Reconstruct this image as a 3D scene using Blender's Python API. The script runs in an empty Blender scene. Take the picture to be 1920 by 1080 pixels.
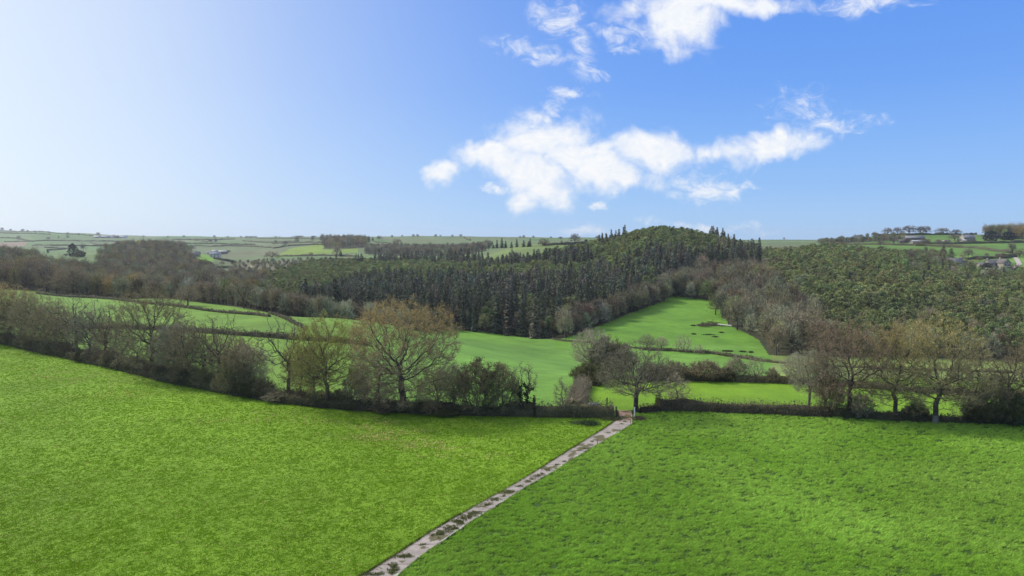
import bpy, math, random
import numpy as np
from mathutils import Vector, Matrix
random.seed(7); RNG = np.random.default_rng(7)
D = bpy.data; S = bpy.context.scene; COL = S.collection
# ---------------------------------------------------------------- camera
F = 1297.0; CAMH = 30.0; PITCH = math.atan((540-445)/F); CA, SA = math.cos(PITCH), math.sin(PITCH)
cam_d = D.cameras.new('camera'); cam = D.objects.new('camera', cam_d); COL.objects.link(cam); S.camera = cam
cam_d.sensor_width = 36.0; cam_d.lens = F/1920*36.0; cam_d.clip_start = 0.5; cam_d.clip_end = 40000
cam.location = (0, 0, CAMH); cam.rotation_euler = (math.pi/2-PITCH, 0, 0)
# ---------------------------------------------------------------- light
SUN_AZ, SUN_EL = math.radians(-62), math.radians(42)      # azimuth from the view direction, left is negative
S.view_settings.view_transform = 'Standard'; S.view_settings.look = 'None'; S.view_settings.gamma = 1
S.view_settings.exposure = 0.0
S.cycles.use_denoising = True
sun_d = D.lights.new('sun', 'SUN'); sun_d.energy = 4.2; sun_d.angle = math.radians(7); sun_d.color = (1, .95, .86)
sun = D.objects.new('sun', sun_d); COL.objects.link(sun)
sv = Vector((math.sin(SUN_AZ)*math.cos(SUN_EL), math.cos(SUN_AZ)*math.cos(SUN_EL), math.sin(SUN_EL)))
sun.rotation_euler = sv.to_track_quat('Z', 'Y').to_euler(); sun.location = (-200, 100, 300)

def sky():
    w = D.worlds.new('World'); S.world = w; w.use_nodes = True; nt = w.node_tree; N = nt.nodes; L = nt.links; N.clear()
    out = N.new('ShaderNodeOutputWorld'); bg = N.new('ShaderNodeBackground'); bg.inputs[1].default_value = 1.0
    L.new(bg.outputs[0], out.inputs[0])
    st = N.new('ShaderNodeTexSky'); st.sky_type = 'NISHITA'; st.sun_disc = False
    st.sun_elevation = SUN_EL; st.sun_rotation = SUN_AZ
    st.air_density = 1.0; st.dust_density = 1.2; st.ozone_density = 2.0
    tc = N.new('ShaderNodeTexCoord')
    sep = N.new('ShaderNodeSeparateXYZ'); L.new(tc.outputs['Generated'], sep.inputs[0])
    def M(op, a, b=None, c=None, clamp=False):
        n = N.new('ShaderNodeMath'); n.operation = op; n.use_clamp = clamp
        for i, v in enumerate((a, b, c)):
            if v is None: continue
            if isinstance(v, (int, float)): n.inputs[i].default_value = v
            else: L.new(v, n.inputs[i])
        return n.outputs[0]
    def ramp(fac, stops):
        r = N.new('ShaderNodeValToRGB'); L.new(fac, r.inputs[0]); e = r.color_ramp.elements
        r.color_ramp.interpolation = 'B_SPLINE'
        e[0].position, e[0].color = stops[0][0], (*stops[0][1], 1); e[1].position, e[1].color = stops[-1][0], (*stops[-1][1], 1)
        for p, c in stops[1:-1]: k = e.new(p); k.color = (*c, 1)
        return r.outputs[0]
    def mix(f, a, b, mode='MIX'):
        n = N.new('ShaderNodeMix'); n.data_type = 'RGBA'; n.blend_type = mode
        for i, v in ((0, f), (6, a), (7, b)):
            if isinstance(v, (int, float)): n.inputs[i].default_value = v
            elif isinstance(v, tuple): n.inputs[i].default_value = (*v, 1)
            else: L.new(v, n.inputs[i])
        return n.outputs[2]
    sc = N.new('ShaderNodeVectorMath'); sc.operation = 'SCALE'; L.new(st.outputs[0], sc.inputs[0]); sc.inputs[3].default_value = 0.10
    x, y, z = sep.outputs
    zc = M('MAXIMUM', z, 0.0)
    # spring sky: deep blue away from the sun, milky towards it and towards the horizon
    elev = ramp(zc, [(0.0, (.42, .68, 1.0)), (.07, (.30, .56, 1.0)), (.2, (.145, .38, .98)), (.42, (.085, .27, .88)), (.8, (.06, .2, .7))])
    dot = N.new('ShaderNodeVectorMath'); dot.operation = 'DOT_PRODUCT'; L.new(tc.outputs['Generated'], dot.inputs[0])
    a = math.radians(-62); e_ = math.radians(8)
    dot.inputs[1].default_value = (math.sin(a)*math.cos(e_), math.cos(a)*math.cos(e_), math.sin(e_))
    glow = ramp(dot.outputs['Value'], [(.30, (0, 0, 0)), (.52, (.09,)*3), (.72, (.33,)*3), (.88, (.80,)*3), (1.0, (1,)*3)])
    grad = mix(glow, elev, (.90, .985, 1.04))
    base = mix(.88, sc.outputs[0], grad)
    # clouds by direction
    yy = M('MAXIMUM', y, 0.02)
    u = M('DIVIDE', x, yy); v = M('DIVIDE', z, yy)
    cmb = N.new('ShaderNodeCombineXYZ'); L.new(u, cmb.inputs[0]); L.new(v, cmb.inputs[1])
    def noise(vec, s, det, rough=.55, dist=0.0, out='Fac', scale=(1, 1, 1), off=(0, 0, 0)):
        mp = N.new('ShaderNodeMapping'); L.new(vec, mp.inputs[0]); mp.inputs['Scale'].default_value = scale; mp.inputs['Location'].default_value = off
        n = N.new('ShaderNodeTexNoise'); L.new(mp.outputs[0], n.inputs['Vector'])
        n.inputs['Scale'].default_value = s; n.inputs['Detail'].default_value = det; n.inputs['Roughness'].default_value = rough; n.inputs['Distortion'].default_value = dist
        return n.outputs[out]
    def V(op, a, b):
        n = N.new('ShaderNodeVectorMath'); n.operation = op
        for i, v_ in enumerate((a, b)):
            if isinstance(v_, tuple): n.inputs[i].default_value = v_
            else: L.new(v_, n.inputs[i])
        return n.outputs[0]
    warp = V('MULTIPLY', V('SUBTRACT', noise(cmb.outputs[0], 9, 4, .6, out='Color'), (.5, .5, .5)), (.13, .09, 0))
    pos = V('ADD', cmb.outputs[0], warp)
    def blobs(lst):
        acc = None
        for (px, py, rx, ry, wt) in lst:
            uu, vv = (px-960)/F, (540-py)/F
            k = CA+SA*vv; uc, vc = uu/k, (CA*vv-SA)/k
            mp = N.new('ShaderNodeMapping'); mp.vector_type = 'POINT'; L.new(pos, mp.inputs[0])
            mp.inputs['Scale'].default_value = (F/(rx*1.16), F/(ry*1.13), 0); mp.inputs['Location'].default_value = (-uc*F/(rx*1.16), -vc*F/(ry*1.13), 0)
            ln = N.new('ShaderNodeVectorMath'); ln.operation = 'LENGTH'; L.new(mp.outputs[0], ln.inputs[0])
            b = M('MULTIPLY', M('SUBTRACT', 1.0, ln.outputs['Value']), wt)
            acc = b if acc is None else M('MAXIMUM', acc, b)
        return M('MAXIMUM', acc, -1.0)
    thick = blobs([(1075, 305, 85, 40, 1.1), (950, 305, 50, 30, 1), (1330, 292, 40, 20, .7), (845, 326, 34, 22, 1), (905, 298, 65, 32, 1), (1010, 268, 95, 55, 1.1), (1015, 330, 85, 60, 1.1), (975, 375, 40, 28, .9), (1120, 320, 70, 42, 1),
                   (1215, 285, 110, 42, 1.1), (1160, 335, 70, 38, .9), (1020, 222, 22, 22, .7), (1440, 282, 92, 28, 1), (1385, 290, 55, 28, .8), (1290, 40, 75, 60, 1), (1330, 5, 180, 28, 1), (1270, 25, 60, 45, .9)])
    thin = blobs([(1045, 25, 50, 32, .8), (1000, 95, 70, 20, .75), (1085, 75, 36, 40, .7), (1100, 125, 34, 24, .65), (1160, 50, 60, 22, .7), (1055, 172, 44, 13, .9), (1030, 200, 22, 16, .7), (1545, 235, 60, 26, .7), (1500, 195, 34, 18, .6),
                  (1300, 345, 90, 26, .8), (1380, 350, 50, 14, .75), (925, 350, 30, 8, .9), (1120, 378, 30, 10, .9), (1525, 215, 75, 40, .55), (1620, 8, 90, 22, .8), (1085, 433, 60, 14, .7), (1330, 422, 120, 12, .65), (1630, 220, 26, 14, .45), (1180, 75, 30, 14, .5)])
    n1 = noise(cmb.outputs[0], 16, 9, .62, .5)
    n2 = noise(cmb.outputs[0], 30, 8, .68, 1.2, scale=(1, 1.6, 1))
    def smooth(val, lo, hi):
        n = N.new('ShaderNodeMapRange'); n.interpolation_type = 'SMOOTHSTEP'; L.new(val, n.inputs[0]); n.inputs[1].default_value = lo; n.inputs[2].default_value = hi
        return n.outputs[0]
    m1 = smooth(M('ADD', thick, M('MULTIPLY', M('SUBTRACT', n1, .5), 1.9)), -.08, .80)
    m2 = M('MULTIPLY', smooth(M('ADD', thin, M('MULTIPLY', M('SUBTRACT', n2, .5), 2.0)), -.05, 1.05), .8)
    front = smooth(y, .05, .2)
    over = M('MULTIPLY', smooth(M('ADD', z, M('MULTIPLY', M('SUBTRACT', noise(tc.outputs['Generated'], 3, 6, .6), .5), .5)), .5, .66), .85)  # unseen white cloud overhead, added to make the ambient light less blue
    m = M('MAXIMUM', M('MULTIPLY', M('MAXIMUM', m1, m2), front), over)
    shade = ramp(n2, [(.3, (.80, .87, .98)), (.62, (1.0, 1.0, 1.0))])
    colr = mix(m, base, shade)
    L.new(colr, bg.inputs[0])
sky()
# ---------------------------------------------------------------- terrain
# heights (metres) of the valley, columns across the view, rows by distance
TROW = [20, 60, 118, 150, 200, 260, 330, 420, 550, 620, 700, 850, 1000, 1200, 1600, 2200, 3200, 4500, 7000]
TCOL = [-500, 0, 300, 480, 600, 700, 850, 1000, 1100, 1240, 1330, 1430, 1560, 1700, 1850, 2000, 2500]
TZ = {
 20:   [0]*17,
 60:   [0]*17,
 118:  [0]*17,
 150:  [0, 0, 0, 0, 0, -0.5, -1, -1.2, -.8, -.6, -.6, -.6, -.8, -1, -1.5, -2, -2],
 200:  [0, 0, 0, 0, -.5, -1.6, -4, -7, -8, -8, -8, -8.5, -9.5, -10.5, -11, -11, -11],
 260:  [0, 0, 0, -.2, -.6, -2.2, -9, -14, -15.5, -15.5, -15, -15, -15, -14.5, -15, -16, -16],
 330:  [0, 0, 0, -4, -13, -14, -16.5, -18, -15.5, -14.5, -14, -13, -12, -12, -14, -15, -15],
 420:  [3, 0, -12, -18, -18, -17, -15, -12, -11, -9.5, -9.5, -6, -4, -6, -11, -13, -13],
 550:  [10, 6, -10, -16, -13, -12, -9, -3, 3, 14, 7, 4, 7, 3, -5, -8, -8],
 620:  [12, 8, -8, -13, -10, -9, -6, 2, 9, 26, 20, 9, 11, 7, 5.5, 5.5, 5],
 700:  [12, 8, -5, -11, -8, -7, -4, 11, 15, 25, 20, 11, 12, 11, 13, 13, 13],
 850:  [11, 4, 3, -8, -7, -4, 0, 22, 22, 20, 18, 15, 18, 22, 23.5, 24, 24],
 1000: [8, 2, 13, -7, -4, 0, 5, 21, 22, 20, 19, 18, 25, 33, 33.5, 34, 34],
 1200: [6, 1, -2, -5, 0, 3, 9, 20, 22, 20, 19, 18, 22, 30, 31, 31, 31],
 1600: [9, 5, 3, 4, 15, 18, 21, 24, 25, 22, 20, 18, 20, 25, 25, 25, 25],
 2200: [22, 17, 17, 21, 26, 30, 32, 29, 28, 24, 22, 20, 20, 20, 20, 20, 20],
 3200: [64, 59, 35, 31, 31, 31, 30, 25, 22, 20, 20, 15, 15, 15, 15, 15, 15],
 4500: [70, 60, 30, 20, 20, 18, 15, 10, 10, 10, 10, 10, 10, 10, 10, 10, 10],
 7000: [-10]*17}
_R = np.log(np.array(TROW, float)); _Cc = (np.array(TCOL, float)-960)/F
_Z = np.array([TZ[r] for r in TROW], float)
def _cr(t, xs, i):                      # cubic hermite weights with finite-difference tangents -> index/weight lists
    n = len(xs)
    h = xs[i+1]-xs[i]; s = (t-xs[i])/h
    return h, s
def terrain(X, Y):
    X = np.asarray(X, float); Y = np.asarray(Y, float)
    X, Y = np.broadcast_arrays(X, Y)
    Yc = np.clip(Y, 20.001, 6999.); u = np.clip(X/np.maximum(Yc, 60), _Cc[0]+1e-6, _Cc[-1]-1e-6)
    v = np.log(Yc)
    def her(Zc, xs, t, i):              # Zc[k](i+k-1) callable values
        x0 = xs[np.clip(i-1, 0, None)]; x1 = xs[i]; x2 = xs[i+1]; x3 = xs[np.clip(i+2, None, len(xs)-1)]
        z0, z1, z2, z3 = Zc
        d = (z2-z1)/(x2-x1)
        dl = np.where(x1 > x0, (z1-z0)/np.maximum(x1-x0, 1e-9), d)
        dr = np.where(x3 > x2, (z3-z2)/np.maximum(x3-x2, 1e-9), d)
        def lim(a, b):                  # harmonic (monotone) tangents: no overshoot
            return np.where(a*b > 0, 2*a*b/np.where(np.abs(a+b) > 1e-12, a+b, 1), 0)*.7+.15*(a+b)
        m1 = lim(dl, d); m2 = lim(d, dr)
        h = x2-x1; s = (t-x1)/h
        return z1*(2*s**3-3*s**2+1)+z2*(3*s**2-2*s**3)+h*(m1*(s**3-2*s**2+s)+m2*(s**3-s**2))
    i = np.clip(np.searchsorted(_R, v)-1, 0, len(_R)-2); j = np.clip(np.searchsorted(_Cc, u)-1, 0, len(_Cc)-2)
    nr, nc = _Z.shape
    rows = []
    for k in (-1, 0, 1, 2):
        ii = np.clip(i+k, 0, nr-1)
        rows.append(her([_Z[ii, np.clip(j+m, 0, nc-1)] for m in (-1, 0, 1, 2)], _Cc, u, j))
    z = her(rows, _R, v, i)
    amp = np.clip((Y-240)/900, 0, 1)*2.0
    z = z+amp*(np.sin(X*.011+1.3)*np.cos(Y*.007+.4)+.5*np.sin(X*.027+Y*.019))
    z = z+.16*np.sin(X*.09+1)*np.sin(Y*.07)+.09*np.sin(X*.21+Y*.13)
    return z
def ray(px, py):                        # slope terms of the sight line through a point of the photograph: X = u*Y, Z = CAMH + v*Y
    dx = (px-960)/F; dy = (540-py)/F
    k = CA+SA*dy
    return dx/k, (CA*dy-SA)/k
_YS = np.exp(np.linspace(np.log(25), np.log(5200), 1400))
def ground_at(px, py, ymin=25):         # where that sight line meets the land
    u, v = ray(px, py)
    ys = _YS[_YS >= ymin]
    d = CAMH+v*ys-terrain(u*ys, ys)
    k = np.where(d < 0)[0]
    if len(k) == 0:
        k0 = int(np.argmin(d)); Y = ys[k0]
    elif k[0] == 0: Y = ys[0]
    else:
        a, b = d[k[0]-1], d[k[0]]; Y = ys[k[0]-1]+(ys[k[0]]-ys[k[0]-1])*a/(a-b)
    return float(u*Y), float(Y), float(terrain(u*Y, Y))
def at_depth(px, Y):
    u = ray(px, 470)[0]
    return float(u*Y), float(Y), float(terrain(u*Y, Y))
def to_px(X, Y, Z):
    X = np.asarray(X, float); Y = np.asarray(Y, float); Z = np.asarray(Z, float)-CAMH
    d = Y*CA-Z*SA; up = Y*SA+Z*CA
    return 960+F*X/d, 540-F*up/d
# ---------------------------------------------------------------- materials
def material(name, rough=.9, col=None, attr=True, trans=0.0, hue=0.0, val=0.0, noise=None, bump=None, spec=.2):
    """diffuse surface: vertex colour x optional noise x optional variation from object to object"""
    m = D.materials.new(name); m.use_nodes = True; nt = m.node_tree; N = nt.nodes; L = nt.links
    b = N['Principled BSDF']; b.inputs['Roughness'].default_value = rough; b.inputs['Specular IOR Level'].default_value = spec
    if attr:
        a = N.new('ShaderNodeAttribute'); a.attribute_name = 'Col'; c = a.outputs['Color']
    else:
        r = N.new('ShaderNodeRGB'); r.outputs[0].default_value = (*col, 1); c = r.outputs[0]
    tc = N.new('ShaderNodeTexCoord')
    if hue or val:
        oi = N.new('ShaderNodeObjectInfo'); h = N.new('ShaderNodeHueSaturation'); L.new(c, h.inputs['Color'])
        for out, sock, amt, mid in (('H', 'Hue', hue, .5), ('V', 'Value', val, 1.0)):
            q = N.new('ShaderNodeMapRange'); q.inputs[3].default_value = mid-amt; q.inputs[4].default_value = mid+amt
            if out == 'H':
                w = N.new('ShaderNodeMath'); w.operation = 'FRACT'; w2 = N.new('ShaderNodeMath'); w2.operation = 'MULTIPLY'; w2.inputs[1].default_value = 7.31
                L.new(oi.outputs['Random'], w2.inputs[0]); L.new(w2.outputs[0], w.inputs[0]); L.new(w.outputs[0], q.inputs[0])
            else: L.new(oi.outputs['Random'], q.inputs[0])
            L.new(q.outputs[0], h.inputs[sock])
        c = h.outputs[0]
    for (sc, det, lo, hi) in (noise or []):
        n = N.new('ShaderNodeTexNoise'); L.new(tc.outputs['Object'], n.inputs['Vector']); n.inputs['Scale'].default_value = sc; n.inputs['Detail'].default_value = det
        q = N.new('ShaderNodeMapRange'); L.new(n.outputs[0], q.inputs[0]); q.inputs[1].default_value = .3; q.inputs[2].default_value = .7; q.inputs[3].default_value = lo; q.inputs[4].default_value = hi
        s = N.new('ShaderNodeVectorMath'); s.operation = 'SCALE'; L.new(c, s.inputs[0]); L.new(q.outputs[0], s.inputs[3]); c = s.outputs[0]
    L.new(c, b.inputs['Base Color'])
    if bump:
        n = N.new('ShaderNodeTexNoise'); L.new(tc.outputs['Object'], n.inputs['Vector']); n.inputs['Scale'].default_value = bump[0]; n.inputs['Detail'].default_value = 4
        bm = N.new('ShaderNodeBump'); bm.inputs['Strength'].default_value = bump[1]; bm.inputs['Distance'].default_value = bump[2]
        L.new(n.outputs[0], bm.inputs['Height']); L.new(bm.outputs[0], b.inputs['Normal'])
    if trans:
        t = N.new('ShaderNodeBsdfTranslucent'); L.new(c, t.inputs['Color']); mx = N.new('ShaderNodeMixShader'); mx.inputs[0].default_value = trans
        L.new(b.outputs[0], mx.inputs[1]); L.new(t.outputs[0], mx.inputs[2]); L.new(mx.outputs[0], N['Material Output'].inputs[0])
    return m
M_BARK = material('bark', hue=.015, val=.2)
M_TWIG = material('twigs', hue=.016, val=.25, trans=.1)
M_LEAF = material('leaves', hue=.02, val=.2, trans=.3)
M_CONIFER = material('conifer_needles', hue=.02, val=.3, trans=.1)
M_HEDGE = material('hedge_foliage', trans=.15)
M_BLADE = material('grass_blades', trans=.35, noise=[(.045, 3, .9, 1.1)])
M_GROUND = material('grass_ground', noise=[(.02, 4, .84, 1.16), (.07, 3, .88, 1.12), (.3, 4, .9, 1.1), (2.5, 3, .85, 1.15)], bump=(1.6, .3, .15))
M_STONE = material('stone', noise=[(1.5, 4, .75, 1.2)])
M_ROOF = material('roof_slate', noise=[(2.0, 3, .8, 1.2)], rough=.7)
M_PAINT = material('paint', rough=.6)
M_WOOD = material('weathered_wood', noise=[(6, 4, .7, 1.25)])
M_METAL = material('galvanised_metal', rough=.5, noise=[(5, 2, .85, 1.1)])
M_GLASS = material('window_glass', rough=.15, spec=.6)
# ---------------------------------------------------------------- mesh building
class MB:
    def __init__(s): s.v = []; s.f = []; s.n = 0
    def add(s, v, f, col=(1, 1, 1), mi=0):
        v = np.asarray(v, np.float32).reshape(-1, 3); f = np.asarray(f, np.int64)
        c = np.asarray(col, np.float32)
        if c.ndim == 1: c = np.broadcast_to(c, (len(f), 3))
        s.v.append(v); s.f.append((f+s.n, c, mi)); s.n += len(v); return s
    def arrays(s): return np.concatenate(s.v), s.f
    def build(s, name, mats, parent=None, smooth=False):
        me = D.meshes.new(name); V = np.concatenate(s.v)
        me.vertices.add(len(V)); me.vertices.foreach_set('co', V.ravel())
        tot = np.concatenate([np.full(len(f), f.shape[1], np.int32) for f, c, m in s.f])
        idx = np.concatenate([f.ravel() for f, c, m in s.f]).astype(np.int32)
        me.loops.add(len(idx)); me.loops.foreach_set('vertex_index', idx)
        me.polygons.add(len(tot)); st = np.concatenate([[0], np.cumsum(tot)[:-1]]).astype(np.int32)
        me.polygons.foreach_set('loop_start', st)
        if not isinstance(mats, (list, tuple)): mats = [mats]
        for m in mats: me.materials.append(m)
        me.polygons.foreach_set('material_index', np.concatenate([np.full(len(f), m, np.int32) for f, c, m in s.f]))
        if smooth: me.polygons.foreach_set('use_smooth', np.ones(len(tot), bool))
        at = me.attributes.new('Col', 'FLOAT_COLOR', 'CORNER')
        C = np.concatenate([np.repeat(c, f.shape[1], axis=0) for f, c, m in s.f]); C4 = np.ones((len(C), 4), np.float32); C4[:, :3] = C
        at.data.foreach_set('color', C4.ravel()); me.update(calc_edges=True)
        o = D.objects.new(name, me); COL.objects.link(o)
        if parent: o.parent = parent
        return o
    # shapes
    def box(s, lo, hi, col=(1, 1, 1), mi=0, M=None):
        x0, y0, z0 = lo; x1, y1, z1 = hi
        v = np.array([(x0, y0, z0), (x1, y0, z0), (x1, y1, z0), (x0, y1, z0), (x0, y0, z1), (x1, y0, z1), (x1, y1, z1), (x0, y1, z1)], float)
        if M is not None: v = np.array([M @ Vector(p) for p in v])
        return s.add(v, [(3, 2, 1, 0), (4, 5, 6, 7), (0, 1, 5, 4), (1, 2, 6, 5), (2, 3, 7, 6), (3, 0, 4, 7)], col, mi)
    def tubes(s, P0, P1, R0, R1, D0, D1, k, col, mi=0):
        """open tapered prisms; ring frames follow a fixed reference so that neighbours meet"""
        n = len(P0)
        if n == 0: return s
        ref = np.array([.31, .93, .17])
        def ring(P, R, Dn):
            a = np.cross(Dn, ref); a /= np.linalg.norm(a, axis=1, keepdims=True)+1e-9; b = np.cross(Dn, a)
            t = np.arange(k)*2*np.pi/k
            return P[:, None]+R[:, None, None]*(np.cos(t)[None, :, None]*a[:, None]+np.sin(t)[None, :, None]*b[:, None])
        V = np.concatenate([ring(P0, R0, D0), ring(P1, R1, D1)], axis=1).reshape(-1, 3)
        j = np.arange(k); q = np.stack([j, (j+1) % k, (j+1) % k+k, j+k], 1)
        Fc = (q[None]+(np.arange(n)*2*k)[:, None, None]).reshape(-1, 4)
        c = np.asarray(col, float)
        if c.ndim == 2: c = np.repeat(c, k, axis=0)
        return s.add(V, Fc, c, mi)
    def blades(s, P, Dr, Ln, W, col, mi=0, rng=RNG):
        """thin pointed triangles: twigs, needles, grass"""
        n = len(P)
        if n == 0: return s
        a = np.cross(Dr, rng.normal(size=(n, 3))); a /= np.linalg.norm(a, axis=1, keepdims=True)+1e-9
        W = np.asarray(W, float)*np.ones(n)
        V = np.stack([P-a*W[:, None]/2, P+a*W[:, None]/2, P+Dr*np.asarray(Ln)[:, None]], 1).reshape(-1, 3)
        return s.add(V, np.arange(3*n).reshape(-1, 3), col, mi)
    def leaves(s, P, size, col, mi=0, rng=RNG, flat=0.0):
        """small four-cornered leaf clumps, turned every way"""
        n = len(P)
        if n == 0: return s
        nr = unit(rng.normal(size=(n, 3))+np.array([0, 0, flat])); a = unit(np.cross(nr, rng.normal(size=(n, 3)))); b = np.cross(nr, a)
        sz = (np.asarray(size, float)*np.ones(n))[:, None]
        V = np.stack([P-a*sz, P-b*sz*.6, P+a*sz*.9, P+b*sz*.7], 1).reshape(-1, 3)
        return s.add(V, np.arange(4*n).reshape(-1, 4), col, mi)
def unit(v): return v/(np.linalg.norm(v, axis=-1, keepdims=True)+1e-9)
def jit(col, n, amt, rng=RNG, hue=.0):
    c = np.array(col, float)*(1+rng.normal(size=(n, 1))*amt).clip(.3, 2.2)
    if hue: c = c*(1+rng.normal(size=(n, 3))*hue).clip(.6, 1.5)
    return c
def tag(o, label=None, cat=None, group=None, kind=None):
    for k, v in (('label', label), ('category', cat), ('group', group), ('kind', kind)):
        if v: o[k] = v
    return o
def empty(name, loc=(0, 0, 0), rz=0, label=None, cat=None, group=None):
    o = D.objects.new(name, None); COL.objects.link(o); o.location = loc; o.rotation_euler = (0, 0, rz); o.empty_display_size = .5
    return tag(o, label, cat, group)
def copy_tree(o, parent=None):
    c = o.copy(); COL.objects.link(c)
    if parent: c.parent = parent
    for ch in [x for x in KIDS.get(o.name, [])]: copy_tree(ch, c)
    return c
KIDS = {}
def kid(parent, o): KIDS.setdefault(parent.name, []).append(o); return o
def vnoise(x, y, seed=0):               # smooth value noise in numpy, about -1..1
    x = np.asarray(x, float); y = np.asarray(y, float)
    def h(i, j):
        q = (i.astype(np.int64)*374761393+j.astype(np.int64)*668265263+seed*974711) & 0x7fffffff
        q = (q ^ (q >> 13))*1274126177 & 0x7fffffff; return ((q ^ (q >> 16)) & 0xffff)/32767.5-1
    i, j = np.floor(x), np.floor(y); fx, fy = x-i, y-j; fx = fx*fx*(3-2*fx); fy = fy*fy*(3-2*fy)
    return (h(i, j)*(1-fx)+h(i+1, j)*fx)*(1-fy)+(h(i, j+1)*(1-fx)+h(i+1, j+1)*fx)*fy
def fbm(x, y, seed=0, n=4): return sum(vnoise(x*2**k, y*2**k, seed+k)*.5**k for k in range(n))/1.6
def inpoly(px, lv, poly):               # poly of (px, depth); tested in (px, log depth)
    p = [(a, math.log(b)) for a, b in poly]; r = np.zeros(np.shape(px), bool); n = len(p)
    for i in range(n):
        (x1, y1), (x2, y2) = p[i], p[i-1]
        if y1 == y2: continue
        r ^= ((y1 > lv) != (y2 > lv)) & (px < (x2-x1)*(lv-y1)/(y2-y1)+x1)
    return r
# ---------------------------------------------------------------- the lie of the land: hedge lines and woods, as (photo x, distance) pairs
LEFT_LINE = [(-400, 640), (-200, 640), (0, 645), (100, 668), (200, 690), (300, 715), (400, 735), (500, 753), (600, 766), (750, 775), (900, 781), (1000, 783), (1155, 784)]
RIGHT_LINE = [(1200, 776), (1240, 773), (1300, 773), (1440, 778), (1560, 784), (1680, 791), (1800, 795), (1920, 798), (2150, 806), (2500, 818)]
WOODS = {
 'plantation': [(470, 300), (600, 288), (700, 292), (780, 330), (850, 350), (960, 336), (1050, 316), (1100, 334), (1180, 385), (1262, 440), (1300, 470), (1300, 520), (1420, 540), (1425, 650), (1330, 690), (1240, 690), (1150, 665), (1100, 650), (1000, 625), (900, 650), (850, 705), (700, 800), (600, 800), (520, 650), (470, 420)],
 'valley': [(-260, 400), (60, 400), (180, 372), (300, 342), (400, 318), (470, 300), (470, 420), (520, 650), (470, 680), (400, 690), (350, 830), (345, 1040), (222, 1080), (205, 900), (185, 600), (75, 540), (55, 680), (0, 700), (-260, 760)],
 'combe': [(1262, 440), (1300, 434), (1350, 425), (1352, 380), (1372, 335), (1425, 298), (1445, 262), (1560, 258), (1530, 330), (1480, 420), (1440, 520), (1300, 520), (1300, 470)],
 'pinewood': [(1560, 258), (1700, 256), (1830, 250), (2250, 250), (2250, 560), (1900, 575), (1840, 575), (1700, 600), (1560, 640), (1430, 640), (1440, 520), (1480, 420), (1530, 330)],
 'knoll': [(605, 1350), (690, 1350), (690, 1750), (612, 1750)],
 'far_strip': [(680, 1130), (760, 1020), (910, 960), (915, 1160), (760, 1250), (690, 1330)],
 'ridge': [(1838, 880), (2250, 860), (2250, 1000), (1835, 985)],
 'ridge_low': [(1535, 930), (1690, 890), (1690, 930), (1535, 985)],
 'vale': [(430, 730), (640, 860), (660, 990), (560, 1080), (455, 1000), (425, 860)],
 'scrub': [(1610, 650), (1700, 625), (1775, 630), (1770, 700), (1640, 720)],
}
def wood_mask(px, lv):
    m = np.zeros(np.shape(px), bool)
    for k, p in WOODS.items():
        if k != 'vale': m |= inpoly(px, lv, p)
    return m
PATH_L = [(575, 1150), (681, 1080), (744, 1041), (811, 997), (868, 963), (993, 892), (1060, 850), (1120, 813), (1154, 790), (1160, 779), (1158, 770)]
PATH_R = [(640, 1150), (746, 1080), (785, 1046), (845, 1005), (902, 966), (985, 914), (1034, 886), (1120, 834), (1186, 794), (1186, 779), (1184, 770)]
NEAR_L = [(a, ground_at(a, b)[1]) for a, b in LEFT_LINE]; NEAR_R = [(a, ground_at(a, b)[1]) for a, b in RIGHT_LINE]
def lerp_line(x, pts): return np.interp(x, [p[0] for p in pts], [p[1] for p in pts])
PW_L = np.array([ground_at(a, b)[:2] for a, b in PATH_L]); PW_R = np.array([ground_at(a, b)[:2] for a, b in PATH_R])
def path_side(X, Y):                    # metres left (-) / right (+) of the track, 0 on it
    xl = np.interp(Y, PW_L[:, 1], PW_L[:, 0]); xr = np.interp(Y, PW_R[:, 1], PW_R[:, 0])
    return np.where(X < xl, X-xl, np.where(X > xr, X-xr, 0))
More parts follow.
